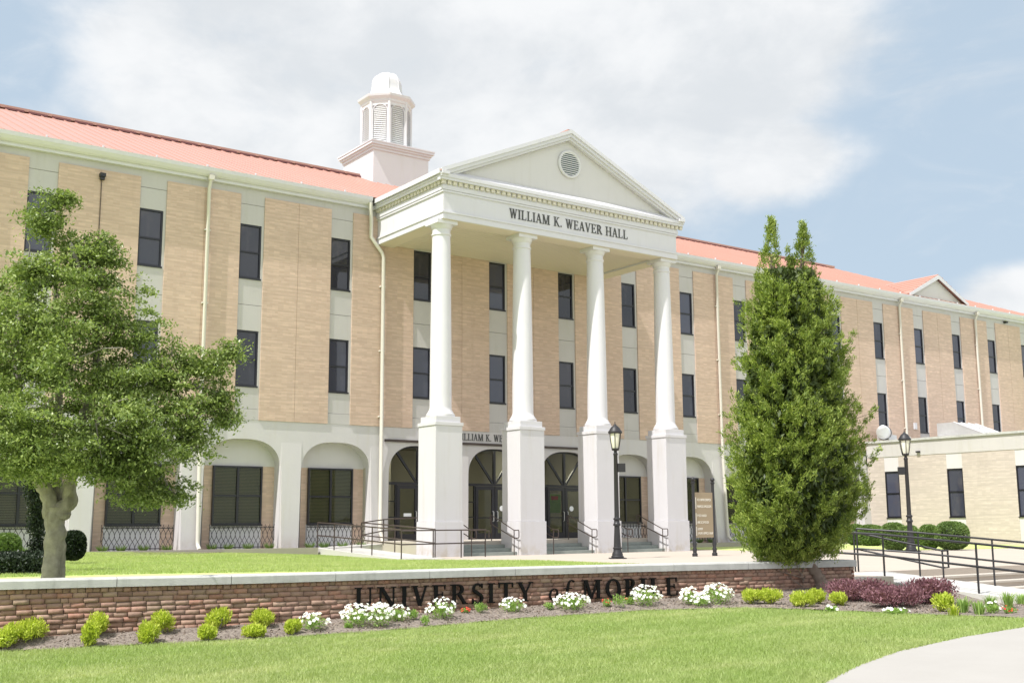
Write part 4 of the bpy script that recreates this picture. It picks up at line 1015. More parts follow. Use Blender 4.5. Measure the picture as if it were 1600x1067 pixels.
# silhouette: rows of (y, left, right)
sil = [(420, 1186, 1280), (450, 1176, 1294), (470, 1166, 1303), (520, 1156, 1317), (570, 1152, 1327), (600, 1142, 1328), (650, 1137, 1340), (700, 1138, 1352), (750, 1138, 1350), (800, 1143, 1345), (825, 1150, 1335), (850, 1166, 1310), (872, 1200, 1262)]
tips = [(1206, 352, 1.5), (1205, 366, 5), (1206, 384, 8), (1205, 404, 14), (1203, 424, 18), (1203, 440, 20), (1254, 360, 1.5), (1256, 374, 6), (1256, 392, 11), (1258, 412, 15), (1256, 430, 20), (1236, 415, 2)]
def sprays(pos, out, nb, size, spread):
    pos = np.asarray(pos); n = len(pos)
    P = np.repeat(pos, nb, 0); O = np.repeat(out, nb, 0); t_ = rng.uniform(0, 1, (n*nb, 1))
    dirn = O*.8+up*.4; dirn /= np.linalg.norm(dirn, axis=1)[:, None]
    c = P+dirn*t_*spread+rng.normal(0, .026, (n*nb, 3)); return leaves(c, dirn, size, .26, rng, jitter=.42)
pos, out = [], []
ax_x = lambda y: 1206+(1250-1206)*min(1, max(0, (y-430)/160))
rows = [r_[0] for r_ in sil]
brn = []
for i in range(1080):
    u_ = random.random()**.95; y = 434+(868-434)*u_
    l = np.interp(y, rows, [r_[1] for r_ in sil]); r = np.interp(y, rows, [r_[2] for r_ in sil]); hw = (r-l)/2; c = (l+r)/2
    a = random.uniform(0, 2*math.pi); q = random.choice((1.0, 1.0, .82, .62))*random.uniform(.90, 1.13)
    L = random.uniform(.30, .50)*min(1, .5+hw/90)
    if mnoise.noise(Vector(cp(c+hw*math.cos(a), y, -math.sin(a)*hw/cm))*2.6) < -.22: q *= .72
    end = np.array(cp(c+(hw-6)*q*math.cos(a), y, -math.sin(a)*q*hw/cm*.95))
    o_ = Vector(Rv)*math.cos(a)-Vector(Fv)*math.sin(a); o_ = np.array([o_.x, o_.y, 0])
    dr = o_*random.uniform(.45, .9)+up*random.uniform(.35, .8)+rng.normal(0, .12, 3); dr /= np.linalg.norm(dr); brn.append((end, dr, L))
    for k_ in range(13):
        t0 = (k_/12); p_ = end-dr*L*t0+rng.normal(0, .022+.05*math.sin(math.pi*min(1, t0*1.3+.1)), 3); pos.append(p_); v = dr+rng.normal(0, .45, 3); out.append(v)
for (px, py, r) in tips:
    for _ in range(30): a = random.uniform(0, 6.28); pos.append(np.array(cp(px+r*math.cos(a), py+random.uniform(-10, 14), r*math.sin(a)/cm))); out.append(np.array([math.cos(a), math.sin(a), .0])*.3)
for (px, py) in ((1318, 545), (1326, 535), (1332, 525), (1312, 560), (1352, 660), (1360, 650), (1366, 640), (1362, 715), (1370, 706), (1350, 770), (1356, 780), (1232, 405), (1230, 392), (1306, 470)):
    for _ in range(4): pos.append(np.array(cp(px+random.uniform(-3, 3), py+random.uniform(-4, 4), 0))); out.append(np.array([.6, -.4, .3]))
V_, F_ = sprays(np.array(pos), np.array(out), 20, .062, .07); add_leafset(S, V_, F_)
fast('crown', np.concatenate(S[0]), np.concatenate(S[1]), 'cedar', con)
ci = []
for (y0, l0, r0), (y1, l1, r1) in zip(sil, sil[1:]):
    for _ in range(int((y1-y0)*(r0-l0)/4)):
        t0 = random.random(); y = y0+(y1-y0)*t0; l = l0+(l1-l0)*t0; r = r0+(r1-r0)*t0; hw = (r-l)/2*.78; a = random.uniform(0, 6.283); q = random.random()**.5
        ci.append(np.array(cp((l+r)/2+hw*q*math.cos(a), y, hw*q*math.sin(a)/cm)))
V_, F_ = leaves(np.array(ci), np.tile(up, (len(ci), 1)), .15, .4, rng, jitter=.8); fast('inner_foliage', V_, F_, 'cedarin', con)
for q in pos[::max(1, len(pos)//70)]:
    q = Vector(q); tr_ = cp(1248, 760, 0); z0 = Vector((tr_.x, tr_.y, q.z-.35)); MB().tube([z0, (z0+q)/2+Vector((0, 0, -.05)), q], .014, 5, .004).build('branch', 'barkdark', con)

# generic shrub
def shrub(name, base, rad, hgt, mat, label, cat, group, leaf=.03, asp=.5, dens=1.0, up_=.3, stem=True, lumps=5):
    o = empty(name, base, label, cat, group); S = [[], [], 0]; b = np.array(base)
    for i in range(lumps):
        a = random.uniform(0, 6.28); rr = rad*random.uniform(.2, .5); c = b+np.array([math.cos(a)*rr, math.sin(a)*rr, hgt*random.uniform(.38, .62)])
        n = int(dens*300); p_, v = ellip(rng, n, c, np.array([rad*.58, rad*.58, hgt*.40]), .35)
        V_, F_ = leaves(p_, v*.7+up*up_, leaf, asp, rng, jitter=.45); add_leafset(S, V_, F_)
    fast('foliage', np.concatenate(S[0]), np.concatenate(S[1]), mat, o)
    if stem:
        s_ = MB()
        for i in range(5): a = i*1.256; s_.tube([tuple(b+np.array([0, 0, -.03])), tuple(b+np.array([math.cos(a)*rad*.4, math.sin(a)*rad*.4, hgt*.5]))], .008, 5, .005)
        s_.build('stem', 'bark', o)
    return o
limes = [(22, 990, 30, 28, 'upper yellow-green shrub at the far left end of the wall'), (6, 1014, 24, 30, 'yellow-green shrub cut by the left edge of the lawn bed'),
         (152, 991, 22, 30, 'yellow-green shrub against the bricks, back one of the second pair from the left'), (141, 1010, 18, 30, 'yellow-green shrub at the lawn edge, front one of the second pair from the left'),
         (252, 988, 22, 28, 'yellow-green shrub against the bricks, back one of the third pair from the left'), (230, 1005, 22, 30, 'wider yellow-green shrub at the lawn edge, front one of the third pair from the left'),
         (341, 983, 22, 27, 'rounded yellow-green shrub against the bricks, back one of the fourth pair'), (323, 1001, 20, 20, 'low dull green-yellow shrub at the lawn edge, front one of the fourth pair'),
         (410, 978, 22, 24, 'yellow-green shrub against the bricks left of the white flowers'), (393, 996, 22, 20, 'thin yellow shrub with brown twigs at the lawn edge left of the white flowers'),
         (458, 991, 17, 23, 'small yellow-green shrub touching the leftmost white flower clump'), (1180, 944, 20, 19, 'left of two low yellow-green shrubs between white flowers and cedar'), (1206, 944, 20, 19, 'right of two low yellow-green shrubs between white flowers and cedar'),
         (1256, 948, 20, 20, 'yellow-green shrub directly in front of the cedar trunk, left one'), (1278, 944, 17, 22, 'yellow-green shrub at the foot of the cedar trunk, right one'), (1308, 946, 18, 18, 'sparse yellow-green shrub between cedar trunk and purple shrubs'),
         (1472, 956, 20, 24, 'yellow-green shrub just right of the purple shrubs')]
for (px, py, w2, h, lab) in limes:
    b = on_bed(px, py); D_ = (b-CAM).dot(Fv); mpp = D_/FPX
    shrub('yellow_shrub', b, w2*mpp*random.uniform(.92, 1.15), h*mpp*random.uniform(1.15, 1.4), 'lime', lab, 'shrub', 'yellow-green shrubs along the wall bed', .05, .36, 1.0, .9, lumps=random.choice((5, 6, 7)))
def flowers(px, py, w2, h, lab, nfl, mat='petal', cat='flowers', group='white bedding flowers along the wall'):
    b = on_bed(px, py); D_ = (b-CAM).dot(Fv); mpp = D_/FPX; rad, hg = w2*mpp, h*mpp
    o = empty('flower_clump', b, lab, cat, group); S = [[], [], 0]; bn = np.array(b)
    n = int(900*rad/.35)
    p_, v = ellip(rng, n, bn+np.array([0, 0, hg*.42]), np.array([rad*.9, rad*.75, hg*.45]), .2); V_, F_ = leaves(p_, v*.5+up*.8, .04, .35, rng, jitter=.4); add_leafset(S, V_, F_)
    fast('foliage', np.concatenate(S[0]), np.concatenate(S[1]), 'green', o)
    VV, FF, kk = [], [], 0
    p_, v = ellip(rng, int(nfl*1.35), bn+np.array([0, 0, hg*.5]), np.array([rad, rad*.85, hg*.55]), .8)
    for q, vv in zip(p_, v):
        if vv[2] < -.25: continue
        nrm = Vector(vv)*.6+Vector((-.3, -.5, .6))+Vector(rng.normal(0, .2, 3)); nrm.normalize(); a_ = nrm.orthogonal().normalized(); b_ = nrm.cross(a_); rr = random.uniform(.020, .032)*(.65 if mat == 'red' else 1)
        ring = [q+np.array(a_*math.cos(R(36*j))+b_*math.sin(R(36*j)))*rr*(1 if j % 2 == 0 else .72)+np.array(nrm)*.008*(j % 2 == 0) for j in range(10)]
        VV.append(q-np.array(nrm)*.006); VV += ring
        FF += [(kk, kk+1+j, kk+1+(j+1) % 10) for j in range(10)]; kk += 11
    fast('blossoms', np.array(VV), np.array(FF), mat, o)
for args in [(490, 984, 26, 28, 'leftmost white flower clump, thin, beside a yellow-green shrub', 45), (560, 978, 32, 34, 'large white flower clump under the letters UN, left half', 120), (594, 979, 24, 36, 'white flower clump under the letter N, right half of the big mass', 80),
             (621, 970, 22, 24, 'small white flower clump under the letter I of the wall sign', 45), (690, 967, 27, 32, 'bushy white flower clump under the letter E of the wall sign', 70), (800, 956, 25, 22, 'low white flower clump under the letters TY', 50),
             (893, 952, 32, 25, 'wide white flower clump hiding the foot of the word of', 110), (1010, 946, 26, 32, 'white flower clump in front of the letters BIL', 90), (1078, 944, 18, 26, 'white flower clump right of the last letter E', 60),
             (1096, 947, 18, 20, 'lower white flower clump in the middle of the right-hand trio', 45), (1122, 944, 28, 32, 'rightmost and tallest white flower clump by the wall', 100), (1552, 958, 16, 18, 'few white blooms among green tufts at the far right', 14), (1300, 955, 14, 10, 'tiny sparse white blooms below the cedar trunk', 8),
             (1400, 958, 24, 9, 'scattered white blooms in front of the purple shrubs', 14)]:
    flowers(*args)
flowers(727, 957, 9, 8, 'small low patch of red flowers under the letter R', 22, 'red', 'flowers', 'red bedding flowers')
flowers(948, 948, 9, 14, 'single coral red flower cluster under the letter M', 10, 'red', 'flowers', 'red bedding flowers')
flowers(985, 945, 10, 16, 'dark pink flowers on green stems under the letter O', 6, 'red', 'flowers', 'red bedding flowers')
flowers(1578, 958, 14, 12, 'low red flowers by the right edge of the bed', 10, 'red', 'flowers', 'red bedding flowers')
for (px, py, w2, h, lab) in [(748, 957, 14, 14, 'low green leafy plant right of the red flower patch'), (645, 968, 10, 14, 'small green plant under the letter V'), (664, 978, 10, 14, 'small green plant nearest the lawn under the letter V'), (968, 950, 14, 18, 'green leafy plant under the letter O of the sign'), (858, 953, 9, 10, 'tiny green plant left of the wide white flower clump'), (545, 982, 8, 8, 'tiny sprout at the lawn edge below the letter U')]:
    b = on_bed(px, py); mpp = (b-CAM).dot(Fv)/FPX; shrub('small_plant', b, w2*mpp, h*mpp*1.3, 'green', lab, 'plant', 'small green plants in the bed', .03, .45, .25, .9, False)
def tuft(px, py, h, n, lab, mat='green'):
    b = on_bed(px, py); mpp = (b-CAM).dot(Fv)/FPX; L = h*mpp*1.1; VV, FF, k = [], [], 0
    for i in range(n):
        a = random.uniform(0, 6.28); lean = random.uniform(.1, .7); base = np.array(b)+np.array([math.cos(a), math.sin(a), 0])*random.uniform(0, .07); w_ = .007; s_ = np.array([-math.sin(a), math.cos(a), 0])*w_; o_ = np.array([math.cos(a), math.sin(a), 0]); l = L*random.uniform(.6, 1.05)
        p0 = base; p1 = base+o_*lean*l*.35+up*l*.6; p2 = base+o_*lean*l*.8+up*l*(.95-.25*lean)
        VV += [p0-s_, p0+s_, p1+s_, p1-s_, p2]; FF += [(k, k+1, k+2, k+3), (k+3, k+2, k+4, k+4)]; k += 5
    FF = [(a, b_, c, d) if c != d else (a, b_, c, c) for a, b_, c, d in FF]
    tri = []
    for a, b_, c, d in FF: tri.append((a, b_, c)); (tri.append((a, c, d)) if c != d else None)
    o = fast('grass_tuft', np.array(VV), np.array(tri), mat); tag(o, lab, 'plant', 'strappy green tufts at the right end of the bed')
for px, py, h, n, lab in [(1506, 957, 27, 90, 'leafy green strap tuft next to the yellow shrub, leftmost of its row'), (1531, 960, 24, 80, 'green strap tuft, second from the left of its row'), (1548, 955, 28, 90, 'tall green strap tuft in the middle of its row'), (1575, 950, 28, 90, 'green strap tuft near the right picture edge'), (1596, 948, 24, 80, 'green strap tuft cut by the right picture edge')]: tuft(px, py, h, n, lab)
tuft(1490, 962, 20, 60, 'pale cream-green strap tuft in front of the purple shrubs', 'lime')
for px, py, w2, h, lab in [(1338, 938, 46, 38, 'purple-leaved shrub nearest the cedar trunk'), (1400, 949, 44, 34, 'middle purple-leaved shrub, nearest the lawn'), (1452, 943, 44, 42, 'right-hand purple-leaved shrub by the ramp railing')]:
    b = on_bed(px, py); mpp = (b-CAM).dot(Fv)/FPX; shrub('purple_shrub', b, w2*mpp*1.3, h*mpp*1.0, 'purple', lab, 'shrub', 'purple-leaved shrubs', .042, .5, 2.4, .8, lumps=9)

# clipped and dark shrubs near the building
def ball(px, py, z, wpx, hpx, lab, mat='boxleaf', name='boxwood_shrub', group='clipped shrubs near the buildings', dens=1.0, D_=None, sq=.8):
    b = on_z(px, py, z); mpp = (b-CAM).dot(Fv)/FPX; o = empty(name, b, lab, 'shrub', group); r = wpx*mpp/2; h = hpx*mpp
    n = int(9000*dens); v = rng.normal(0, 1, (n, 3)); v /= np.linalg.norm(v, axis=1)[:, None]; sv = np.sign(v)*np.abs(v)**sq
    p_ = np.array(b)+np.array([0, 0, h*.5])+sv*np.array([r, r, h*.52])*rng.uniform(.86, 1.0, n)[:, None]
    V_, F_ = leaves(p_, v, .065, .6, rng, jitter=.6); fast('foliage', V_, F_, mat, o)
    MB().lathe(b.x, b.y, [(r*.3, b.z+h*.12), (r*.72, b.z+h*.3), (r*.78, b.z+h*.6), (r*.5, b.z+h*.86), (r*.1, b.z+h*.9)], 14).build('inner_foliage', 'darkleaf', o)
    MB().tube([tuple(b), tuple(b+Vector((0, 0, h*.5)))], .04, 6).build('stem', 'bark', o)
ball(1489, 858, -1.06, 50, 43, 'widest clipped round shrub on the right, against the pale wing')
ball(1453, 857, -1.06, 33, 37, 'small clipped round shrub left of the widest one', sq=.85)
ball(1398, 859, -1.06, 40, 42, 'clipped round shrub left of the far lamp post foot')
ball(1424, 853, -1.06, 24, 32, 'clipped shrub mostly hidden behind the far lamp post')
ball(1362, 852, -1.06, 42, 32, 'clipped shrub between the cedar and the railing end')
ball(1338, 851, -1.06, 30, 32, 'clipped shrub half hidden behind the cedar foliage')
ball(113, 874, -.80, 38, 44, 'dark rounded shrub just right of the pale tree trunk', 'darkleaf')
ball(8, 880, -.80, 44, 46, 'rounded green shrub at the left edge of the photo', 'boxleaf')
# shaded hedge and dark narrow holly beside the trunk
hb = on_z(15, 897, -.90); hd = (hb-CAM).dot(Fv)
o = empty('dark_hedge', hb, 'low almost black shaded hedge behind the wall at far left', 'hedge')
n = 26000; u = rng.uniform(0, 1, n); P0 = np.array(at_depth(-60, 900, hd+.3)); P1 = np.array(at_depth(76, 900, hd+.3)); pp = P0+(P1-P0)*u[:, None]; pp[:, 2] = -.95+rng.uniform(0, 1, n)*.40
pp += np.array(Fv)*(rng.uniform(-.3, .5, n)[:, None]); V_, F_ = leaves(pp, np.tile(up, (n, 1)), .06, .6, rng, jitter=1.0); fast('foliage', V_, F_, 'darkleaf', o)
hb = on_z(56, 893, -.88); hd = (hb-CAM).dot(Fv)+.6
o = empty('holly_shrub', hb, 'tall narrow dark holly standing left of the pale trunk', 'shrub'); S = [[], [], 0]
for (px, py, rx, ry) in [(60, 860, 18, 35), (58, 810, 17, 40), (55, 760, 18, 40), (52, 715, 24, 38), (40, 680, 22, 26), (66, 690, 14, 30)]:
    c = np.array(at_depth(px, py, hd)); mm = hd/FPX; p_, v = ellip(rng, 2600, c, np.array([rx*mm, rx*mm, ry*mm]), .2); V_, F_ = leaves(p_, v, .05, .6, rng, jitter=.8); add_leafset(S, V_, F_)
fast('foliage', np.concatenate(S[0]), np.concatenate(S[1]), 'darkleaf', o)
# little liriope plants at the facade foot
i = 0
wordk = {0: 'leftmost arch', 1: 'arch behind the broadleaf tree', 2: 'arch right of the broadleaf tree', 3: 'arch left of the entrance', 7: 'arch right of the entrance', 8: 'arch by the directory sign'}
pos_w = ['left end', 'left of centre', 'right of centre', 'right end']
for k in wordk:
    c = k*B+.41
    for j, dx in enumerate((-1.15, -.55, .15, .95)):
        b = Vector((c+dx, -.25 if j % 2 else -.3, -.84 if k < 4 else -.92)); S = [[], [], 0]
        nn_ = 160; a = rng.uniform(0, 6.28, nn_); dd = np.stack([np.cos(a)*.6, np.sin(a)*.6, np.full(nn_, .9)], 1); cc = np.tile(np.array(b), (nn_, 1))+np.stack([np.cos(a), np.sin(a), np.zeros(nn_)], 1)*.05
        V_, F_ = leaves(cc, dd, .24, .10, rng, jitter=.15, shape='tri'); o = fast('border_plant', V_-0, F_, 'boxleaf'); tag(o, 'small dark green tuft at the %s of the %s' % (pos_w[j], wordk[k].replace('behind the broadleaf', 'behind broadleaf').replace('right of the broadleaf', 'right of broadleaf').replace('by the directory', 'by directory')), 'plant', 'border tufts at the foot of the hall')

# ------------------------------------------------------------------ iron railings before the ground windows
def iron_rail():
    o = empty('iron_railing', (0, 0, 0)); H = .78; z0 = -.80
    f = MB(); f.tube([(0, 0, z0+H-.06), (2.35, 0, z0+H-.06)], .013, 6); f.tube([(0, 0, z0+.06), (2.35, 0, z0+.06)], .013, 6); f.build('rail', 'iron', o)
    n = 14; s_ = 2.35/n
    g_ = MB()
    for i in range(n+1):
        for sg_ in (-1, 1):
            pts = []
            for j in range(9):
                t_ = j/8; zz = z0+t_*H; off = sg_*s_*.5*(math.cos(2*math.pi*(t_-.12)) if t_ < 1 else math.cos(2*math.pi*.88)); xx = i*s_+off
                if -.02 <= xx <= 2.37: pts.append((xx, .0+sg_*.008, zz))
            if len(pts) > 2: g_.tube(pts, .010, 5)
        g_.tube([(i*s_, 0, z0+H-.08), (i*s_, 0, z0+H+.06)], .010, 5)
    g_.build('lattice', 'iron', o); return o
ir0 = iron_rail(); used = False
for k in (0, 1, 2, 3, 7, 8, 9, 10):
    o = ir0 if not used else copy_tree(ir0); used = True
    o.location = (k*B+.41-1.12, .02, 0 if k < 4 else -.05)
    nm = dict(wordk); nm[9] = 'arch behind the cedar left side'; nm[10] = 'arch behind the cedar middle'
    tag(o, 'black interlaced iron railing before the window of the %s' % nm[k], 'railing', 'interlaced iron railings in the arcade')

# ------------------------------------------------------------------ handrails
def handrail(name, label, mat, lines, posts, r=.022, group=None):
    base = Vector(posts[0][0]); o = empty(name, base, label, 'handrail', group)
    for L in lines: MB().tube(L, r, 8).build('rail', mat, o, smooth=True)
    for a, b in posts: MB().tube([a, b], r*.95, 8).build('post', mat, o)
    return o
zra = lambda y: -.82+(y+1.0)*(.25/5.6)
def zz(y): return zra(y) if y < -1 else -.82
xl = 10.22
yp = [-.6, -1.9, -3.2, -4.6, -6.5]
top = [(xl, y, zz(y)+.90) for y in yp]; mid = [(xl, y, zz(y)+.45) for y in yp]
handrail('ramp_railing', 'outer dark bronze railing of the access ramp left of the first column', 'bronze', [top, mid], [((xl, y, zz(y)-.02), (xl, y, zz(y)+.9)) for y in yp])
fx = [(10.22, -6.5), (11.6, -6.15), (12.9, -5.8), (14.0, -5.6)]
handrail('front_railing', 'dark bronze railing running in front of the first column pedestal', 'bronze', [[(x, y, -.19) for x, y in fx]+[(14.15, -5.6, -.23), (14.15, -5.6, -.45)], [(x, y, -.62) for x, y in fx]], [((x, y, -1.1), (x, y, -.19)) for x, y in fx[1:]])
xi = 11.7
handrail('inner_railing', 'inner bronze railing of the access ramp turning up to the first door', 'bronze', [[(xi, -6.1, -.16), (xi, -3.5, -.04), (xi, -1.1, .07), (12.6, -1.1, .18), (13.4, -1.1, .22), (14.2, -1.1, .25)], [(xi, -6.1, -.6), (xi, -3.5, -.48), (xi, -1.1, -.37), (12.6, -1.1, -.22), (13.4, -1.1, -.2), (14.2, -1.1, -.2)]],
         [((xi, -6.1, -1.06), (xi, -6.1, -.16)), ((xi, -3.5, -.95), (xi, -3.5, -.04)), ((xi, -1.1, -.85), (xi, -1.1, .07)), ((12.6, -1.1, -.72), (12.6, -1.1, .18)), ((14.2, -1.1, -.6), (14.2, -1.1, .25))])
names = ['first', 'second', 'third']
for i in range(3):
    for s, sd in ((1, 'right'), (-1, 'left')):
        x = (CX[i+1]-.80) if s > 0 else (CX[i]+.95)
        A, Bq = (x, -3.45, .32), (x, -4.85, -.22)
        t = [(x, -3.40, -.02), (x, -3.35, .28), A, Bq, (x, -5.12, -.22), (x, -5.14, -.26), (x, -5.14, -.45), (x, -5.10, -.49), (x, -4.85, -.49)]
        md = [(x, -3.42, -.0), (x, -4.85, -.49)]
        handrail('stair_railing', 'slim stair railing on the %s side of the %s flight between the columns' % (sd, names[i]), 'bronze', [t, md], [((x, -3.45, -.6), (x, -3.45, .30)), ((x, -4.85, -1.09), (x, -4.85, -.22))], .018, 'stair railings at the portico')
zq = lambda y: -1.085+(y+21.6)*.078
far = [(13.1, -21.5), (13.75, -22.6), (13.8, -24.3), (13.8, -26.2)]
handrail('ramp_railing', 'farther black railing of the right-hand ramp beside the broad steps', 'iron', [[(x, y, zq(y)+.93) for x, y in far], [(x, y, zq(y)+.5) for x, y in far]], [((x, y, zq(y)), (x, y, zq(y)+.93)) for x, y in far], .021)
nr = [(11.55, -21.0), (12.12, -22.9), (12.12, -25.0), (12.12, -27.0)]
handrail('ramp_railing', 'nearer black railing of the right-hand ramp above the purple shrubs', 'iron', [[(x, y, max(-1.085, 0)+(zq(y) if y < -21.6 else -1.085)+.93) for x, y in nr], [(x, y, (zq(y) if y < -21.6 else -1.085)+.5) for x, y in nr]], [((x, y, (zq(y) if y < -21.6 else -1.085)), (x, y, (zq(y) if y < -21.6 else -1.085)+.93)) for x, y in nr], .023)
handrail('step_railing', 'black handrail slanting down the broad steps at the right', 'iron', [[(13.25, -21.3, -.22), (14.15, -22.9, -.62), (14.35, -22.9, -.62)], [(13.25, -21.3, -.58), (14.15, -22.9, -.98), (14.35, -22.9, -.98), (14.35, -22.9, -.62)]], [((13.25, -21.3, -1.09), (13.25, -21.3, -.22)), ((14.15, -22.9, -1.5), (14.15, -22.9, -.62))], .021)

# ------------------------------------------------------------------ lamps
def lamp():
    o = empty('street_lamp', (0, 0, 0))
    MB().box(-.26, .26, -.26, .26, 0, .03).build('base_plate', 'iron', o)
    p_ = MB(); p_.lathe(0, 0, [(.20, .03), (.20, .07), (.17, .10), (.165, .16), (.13, .22), (.125, .30), (.14, .31), (.14, .34), (.115, .36), (.085, .95), (.085, 1.0), (.115, 1.02), (.115, 1.07), (.09, 1.10), (.085, 1.18), (.11, 1.20), (.11, 1.24), (.075, 1.27), (.062, 3.20), (.075, 3.22), (.075, 3.26), (.05, 3.29), (.05, 3.34)], 20)
    p_.build('pole', 'iron', o, smooth=True)
    MB().lathe(0, 0, [(.04, 3.34), (.11, 3.36), (.12, 3.40), (.13, 3.42)], 20).build('lamp_holder', 'iron', o, smooth=True)
    MB().lathe(0, 0, [(.095, 3.42), (.12, 3.5), (.15, 3.66), (.165, 3.84), (.165, 3.90)], 24).build('lamp_glass', 'lampglass', o, smooth=True)
    rb = MB()
    for j in range(6): a = R(60*j+20); rb.tube([(r_*math.cos(a), r_*math.sin(a), z_) for r_, z_ in ((.12, 3.41), (.138, 3.5), (.168, 3.66), (.185, 3.84), (.19, 3.90))], .012, 5)
    rb.build('rib', 'iron', o)
    MB().lathe(0, 0, [(.20, 3.89), (.225, 3.91), (.225, 3.95), (.19, 3.99), (.15, 4.06), (.10, 4.12), (.06, 4.14), (.04, 4.18), (.015, 4.20), (.01, 4.27)], 24).build('lamp_cap', 'iron', o, smooth=True)
    b_ = MB(); b_.box(.06, .30, -.05, .05, 2.68, 2.95); b_.box(-.0, .08, -.02, .02, 2.78, 2.83); b_.build('control_box', 'iron', o)
    return o
lo = on_z(965, 872.5, -1.088); l0 = lamp(); l0.location = lo; tag(l0, 'black lamp post with frosted lantern in front of the third and fourth columns', 'street lamp', 'matching black lamp posts'); l0.rotation_euler.z = R(-35)
l1 = copy_tree(l0); l1.location = on_z(1424, 861, -1.07); l1.rotation_euler.z = R(145); l1.scale = (1.04, 1.04, 1.04); tag(l1, 'black lamp post with frosted lantern standing before the pale low wing', 'street lamp', 'matching black lamp posts')

# ------------------------------------------------------------------ directory sign
pa, pb2 = on_z(1086, 869, -1.088), on_z(1117, 868, -1.088); c = (pa+pb2)/2
sg0 = empty('directory_sign', c, 'tan directory sign with cream lines of text between two black ball-topped posts', 'sign')
dv = (pb2-pa); Lp = dv.length; dv.normalize(); nv = Vector((dv.y, -dv.x, 0))
if nv.dot(CAM-pa) < 0: nv = -nv
for q in (pa, pb2):
    p_ = MB(); p_.lathe(q.x, q.y, [(.09, -1.09), (.09, -1.0), (.06, -.97), (.075, -.85), (.05, -.80), (.075, -.68), (.05, -.62), (.05, 1.28), (.07, 1.30), (.07, 1.34), (.03, 1.37)]+[(.075*math.sin(R(t)), 1.43-.075*math.cos(R(t))) for t in range(20, 180, 20)], 16)
    p_.build('post', 'iron', sg0, smooth=True)
def sgp(u, z, d): q = pa+dv*u+nv*d; return (q.x, q.y, z)
u0, u1 = .05, Lp-.05; z0, z1 = -.48, 1.0
MB().hexa([sgp(u0, z0, .02), sgp(u1, z0, .02), sgp(u1, z0, -.02), sgp(u0, z0, -.02)], [sgp(u0, z1, .02), sgp(u1, z1, .02), sgp(u1, z1, -.02), sgp(u0, z1, -.02)]).build('panel', 'signtan', sg0)
ww = u1-u0
for z, a_ in ((.72, .92), (.50, .96), (.20, .62), (-.02, .74), (-.24, .42), (-.38, .98)):
    u = u0+.10; tx = MB()
    while u < u0+ww*a_-.03:
        l = random.uniform(.022, .045)
        for (du0, du1, dz0, dz1) in random.choice(([(0, .3, 0, 1), (.3, 1, .8, 1), (.3, 1, 0, .2)], [(0, .3, 0, 1), (.7, 1, 0, 1), (.3, .7, .4, .6)], [(.35, .65, 0, 1)], [(0, .3, 0, 1), (.3, 1, .8, 1), (.7, 1, .4, .8), (.3, 1, .4, .55)])):
            tx.hexa([sgp(u+l*du0, z+.075*dz0, .0205), sgp(u+l*du1, z+.075*dz0, .0205), sgp(u+l*du1, z+.075*dz0, .024), sgp(u+l*du0, z+.075*dz0, .024)], [sgp(u+l*du0, z+.075*dz1, .0205), sgp(u+l*du1, z+.075*dz1, .0205), sgp(u+l*du1, z+.075*dz1, .024), sgp(u+l*du0, z+.075*dz1, .024)])
        u += l+.012
    tx.build('text_line', 'signtext', sg0)
for zA, zB in ((.46, .84), (-.06, .32), (-.42, -.12)): MB().hexa([sgp(u0+.02, zA, .0205), sgp(u0+.055, zA, .0205), sgp(u0+.055, zA, .024), sgp(u0+.02, zA, .024)], [sgp(u0+.02, zB, .0205), sgp(u0+.055, zB, .0205), sgp(u0+.055, zB, .024), sgp(u0+.02, zB, .024)]).build('text_bar', 'signtext', sg0)

# ------------------------------------------------------------------ grass blades
def in_view(P):
    d = P-np.array(CAM); w_ = d@np.array(Fv); x = 800+FPX*(d@np.array(Rv))/w_; y = 533.5-FPX*(d@np.array(Uv))/w_
    return (x > -60) & (x < 1660) & (y < 1110) & (w_ > 1)
N = 1500000
X = rng.uniform(-9, 8.5, N); Y = rng.uniform(-33, -21.5, N)
ex = np.interp(X, [p[0] for p in EDGE], [p[1] for p in EDGE]); ex = np.where(X > 5.9, -24.9-(X-5.9)*3.4, ex)
sw = np.interp(X, [p[0] for p in SW], [p[1] for p in SW])
ok = (Y < ex+.03) & (Y > sw-.02) & (X < 8.0)
Z = -1.58+.0215*(X+4); P = np.stack([X, Y, Z], 1); ok &= in_view(P); P = P[ok]; dist = np.linalg.norm(P-np.array(CAM), axis=1)
keep = rng.uniform(0, 1, len(P)) < np.clip(1.5-dist/22, .35, 1); P = P[keep]; n = len(P)
a = rng.uniform(0, 6.28, n); L = rng.uniform(.03, .07, n); wdt = rng.uniform(.004, .008, n)
s_ = np.stack([np.cos(a), np.sin(a), np.zeros(n)], 1)*wdt[:, None]; ln = np.stack([rng.normal(0, .45, n), rng.normal(0, .45, n), np.ones(n)], 1)*L[:, None]
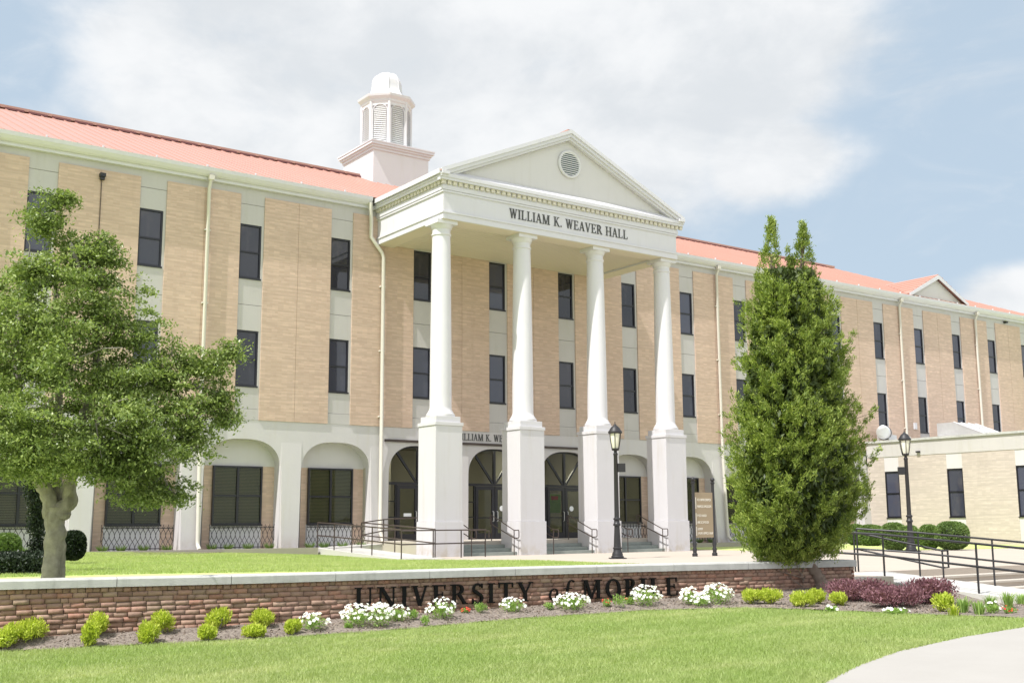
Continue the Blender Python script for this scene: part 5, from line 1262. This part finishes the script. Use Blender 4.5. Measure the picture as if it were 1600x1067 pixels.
V = np.stack([P-s_, P+s_, P+ln], 1).reshape(-1, 3); o = fast('grass', V, np.arange(n*3).reshape(-1, 3), 'blade'); tag(o, 'short bright green lawn grass in the foreground', 'grass', kind='stuff')
print('blades', n)
N = 330000
X = rng.uniform(-6, 12.8, N); Y = rng.uniform(-20, -1.05, N)
ok = (Y > np.interp(X, [p[0] for p in WALL], [p[1] for p in WALL])+.5) & ~((X > 10.0) & (Y > -6.9-(X-10.1)*1.18)) & (Y > -15)
X, Y = X[ok], Y[ok]
def sstn(x, a, b): t_ = np.clip((x-a)/(b-a), 0, 1); return t_*t_*(3-2*t_)
Z = -1.10+.20*sstn(-X, -11, 3)*sstn(Y, -26, -12)+.13*sstn(Y, -7, -1.2)*sstn(-X, -12, -6)
P = np.stack([X, Y, Z], 1); P = P[in_view(P)]; n = len(P)
a = rng.uniform(0, 6.28, n); L = rng.uniform(.03, .07, n); s_ = np.stack([np.cos(a), np.sin(a), np.zeros(n)], 1)*.009
ln = np.stack([rng.normal(0, .4, n), rng.normal(0, .4, n), np.ones(n)], 1)*L[:, None]; V = np.stack([P-s_, P+s_, P+ln], 1).reshape(-1, 3)
o = fast('grass', V, np.arange(n*3).reshape(-1, 3), 'blade'); tag(o, 'sunlit green grass between the brick wall and the hall', 'grass', kind='stuff')
# mulch chips
N = 26000; X = rng.uniform(-6, 9.5, N); Y = rng.uniform(-28, -21.3, N)
wy_ = np.interp(X, [p[0] for p in WALL], [p[1] for p in WALL]); ex = np.where(X > 5.9, -24.9-(X-5.9)*3.4, np.interp(X, [p[0] for p in EDGE], [p[1] for p in EDGE]))
ok = (Y > ex) & (Y < wy_); X, Y = X[ok], Y[ok]; Z = np.array([bed_z(x, y) for x, y in zip(X, Y)])+.012
n = len(X); V_, F_ = leaves(np.stack([X, Y, Z], 1), np.tile(np.array([1.0, 0, 0]), (n, 1)), .045, .35, rng, jitter=.8)
mc = leaf_mat('bark_chip', (.09, .065, .05), (.36, .29, .24), 0, .9, 0); o = fast('bark_chips', V_, F_, mc); tag(o, 'loose brown bark chips strewn over the planting bed', 'mulch', kind='stuff')
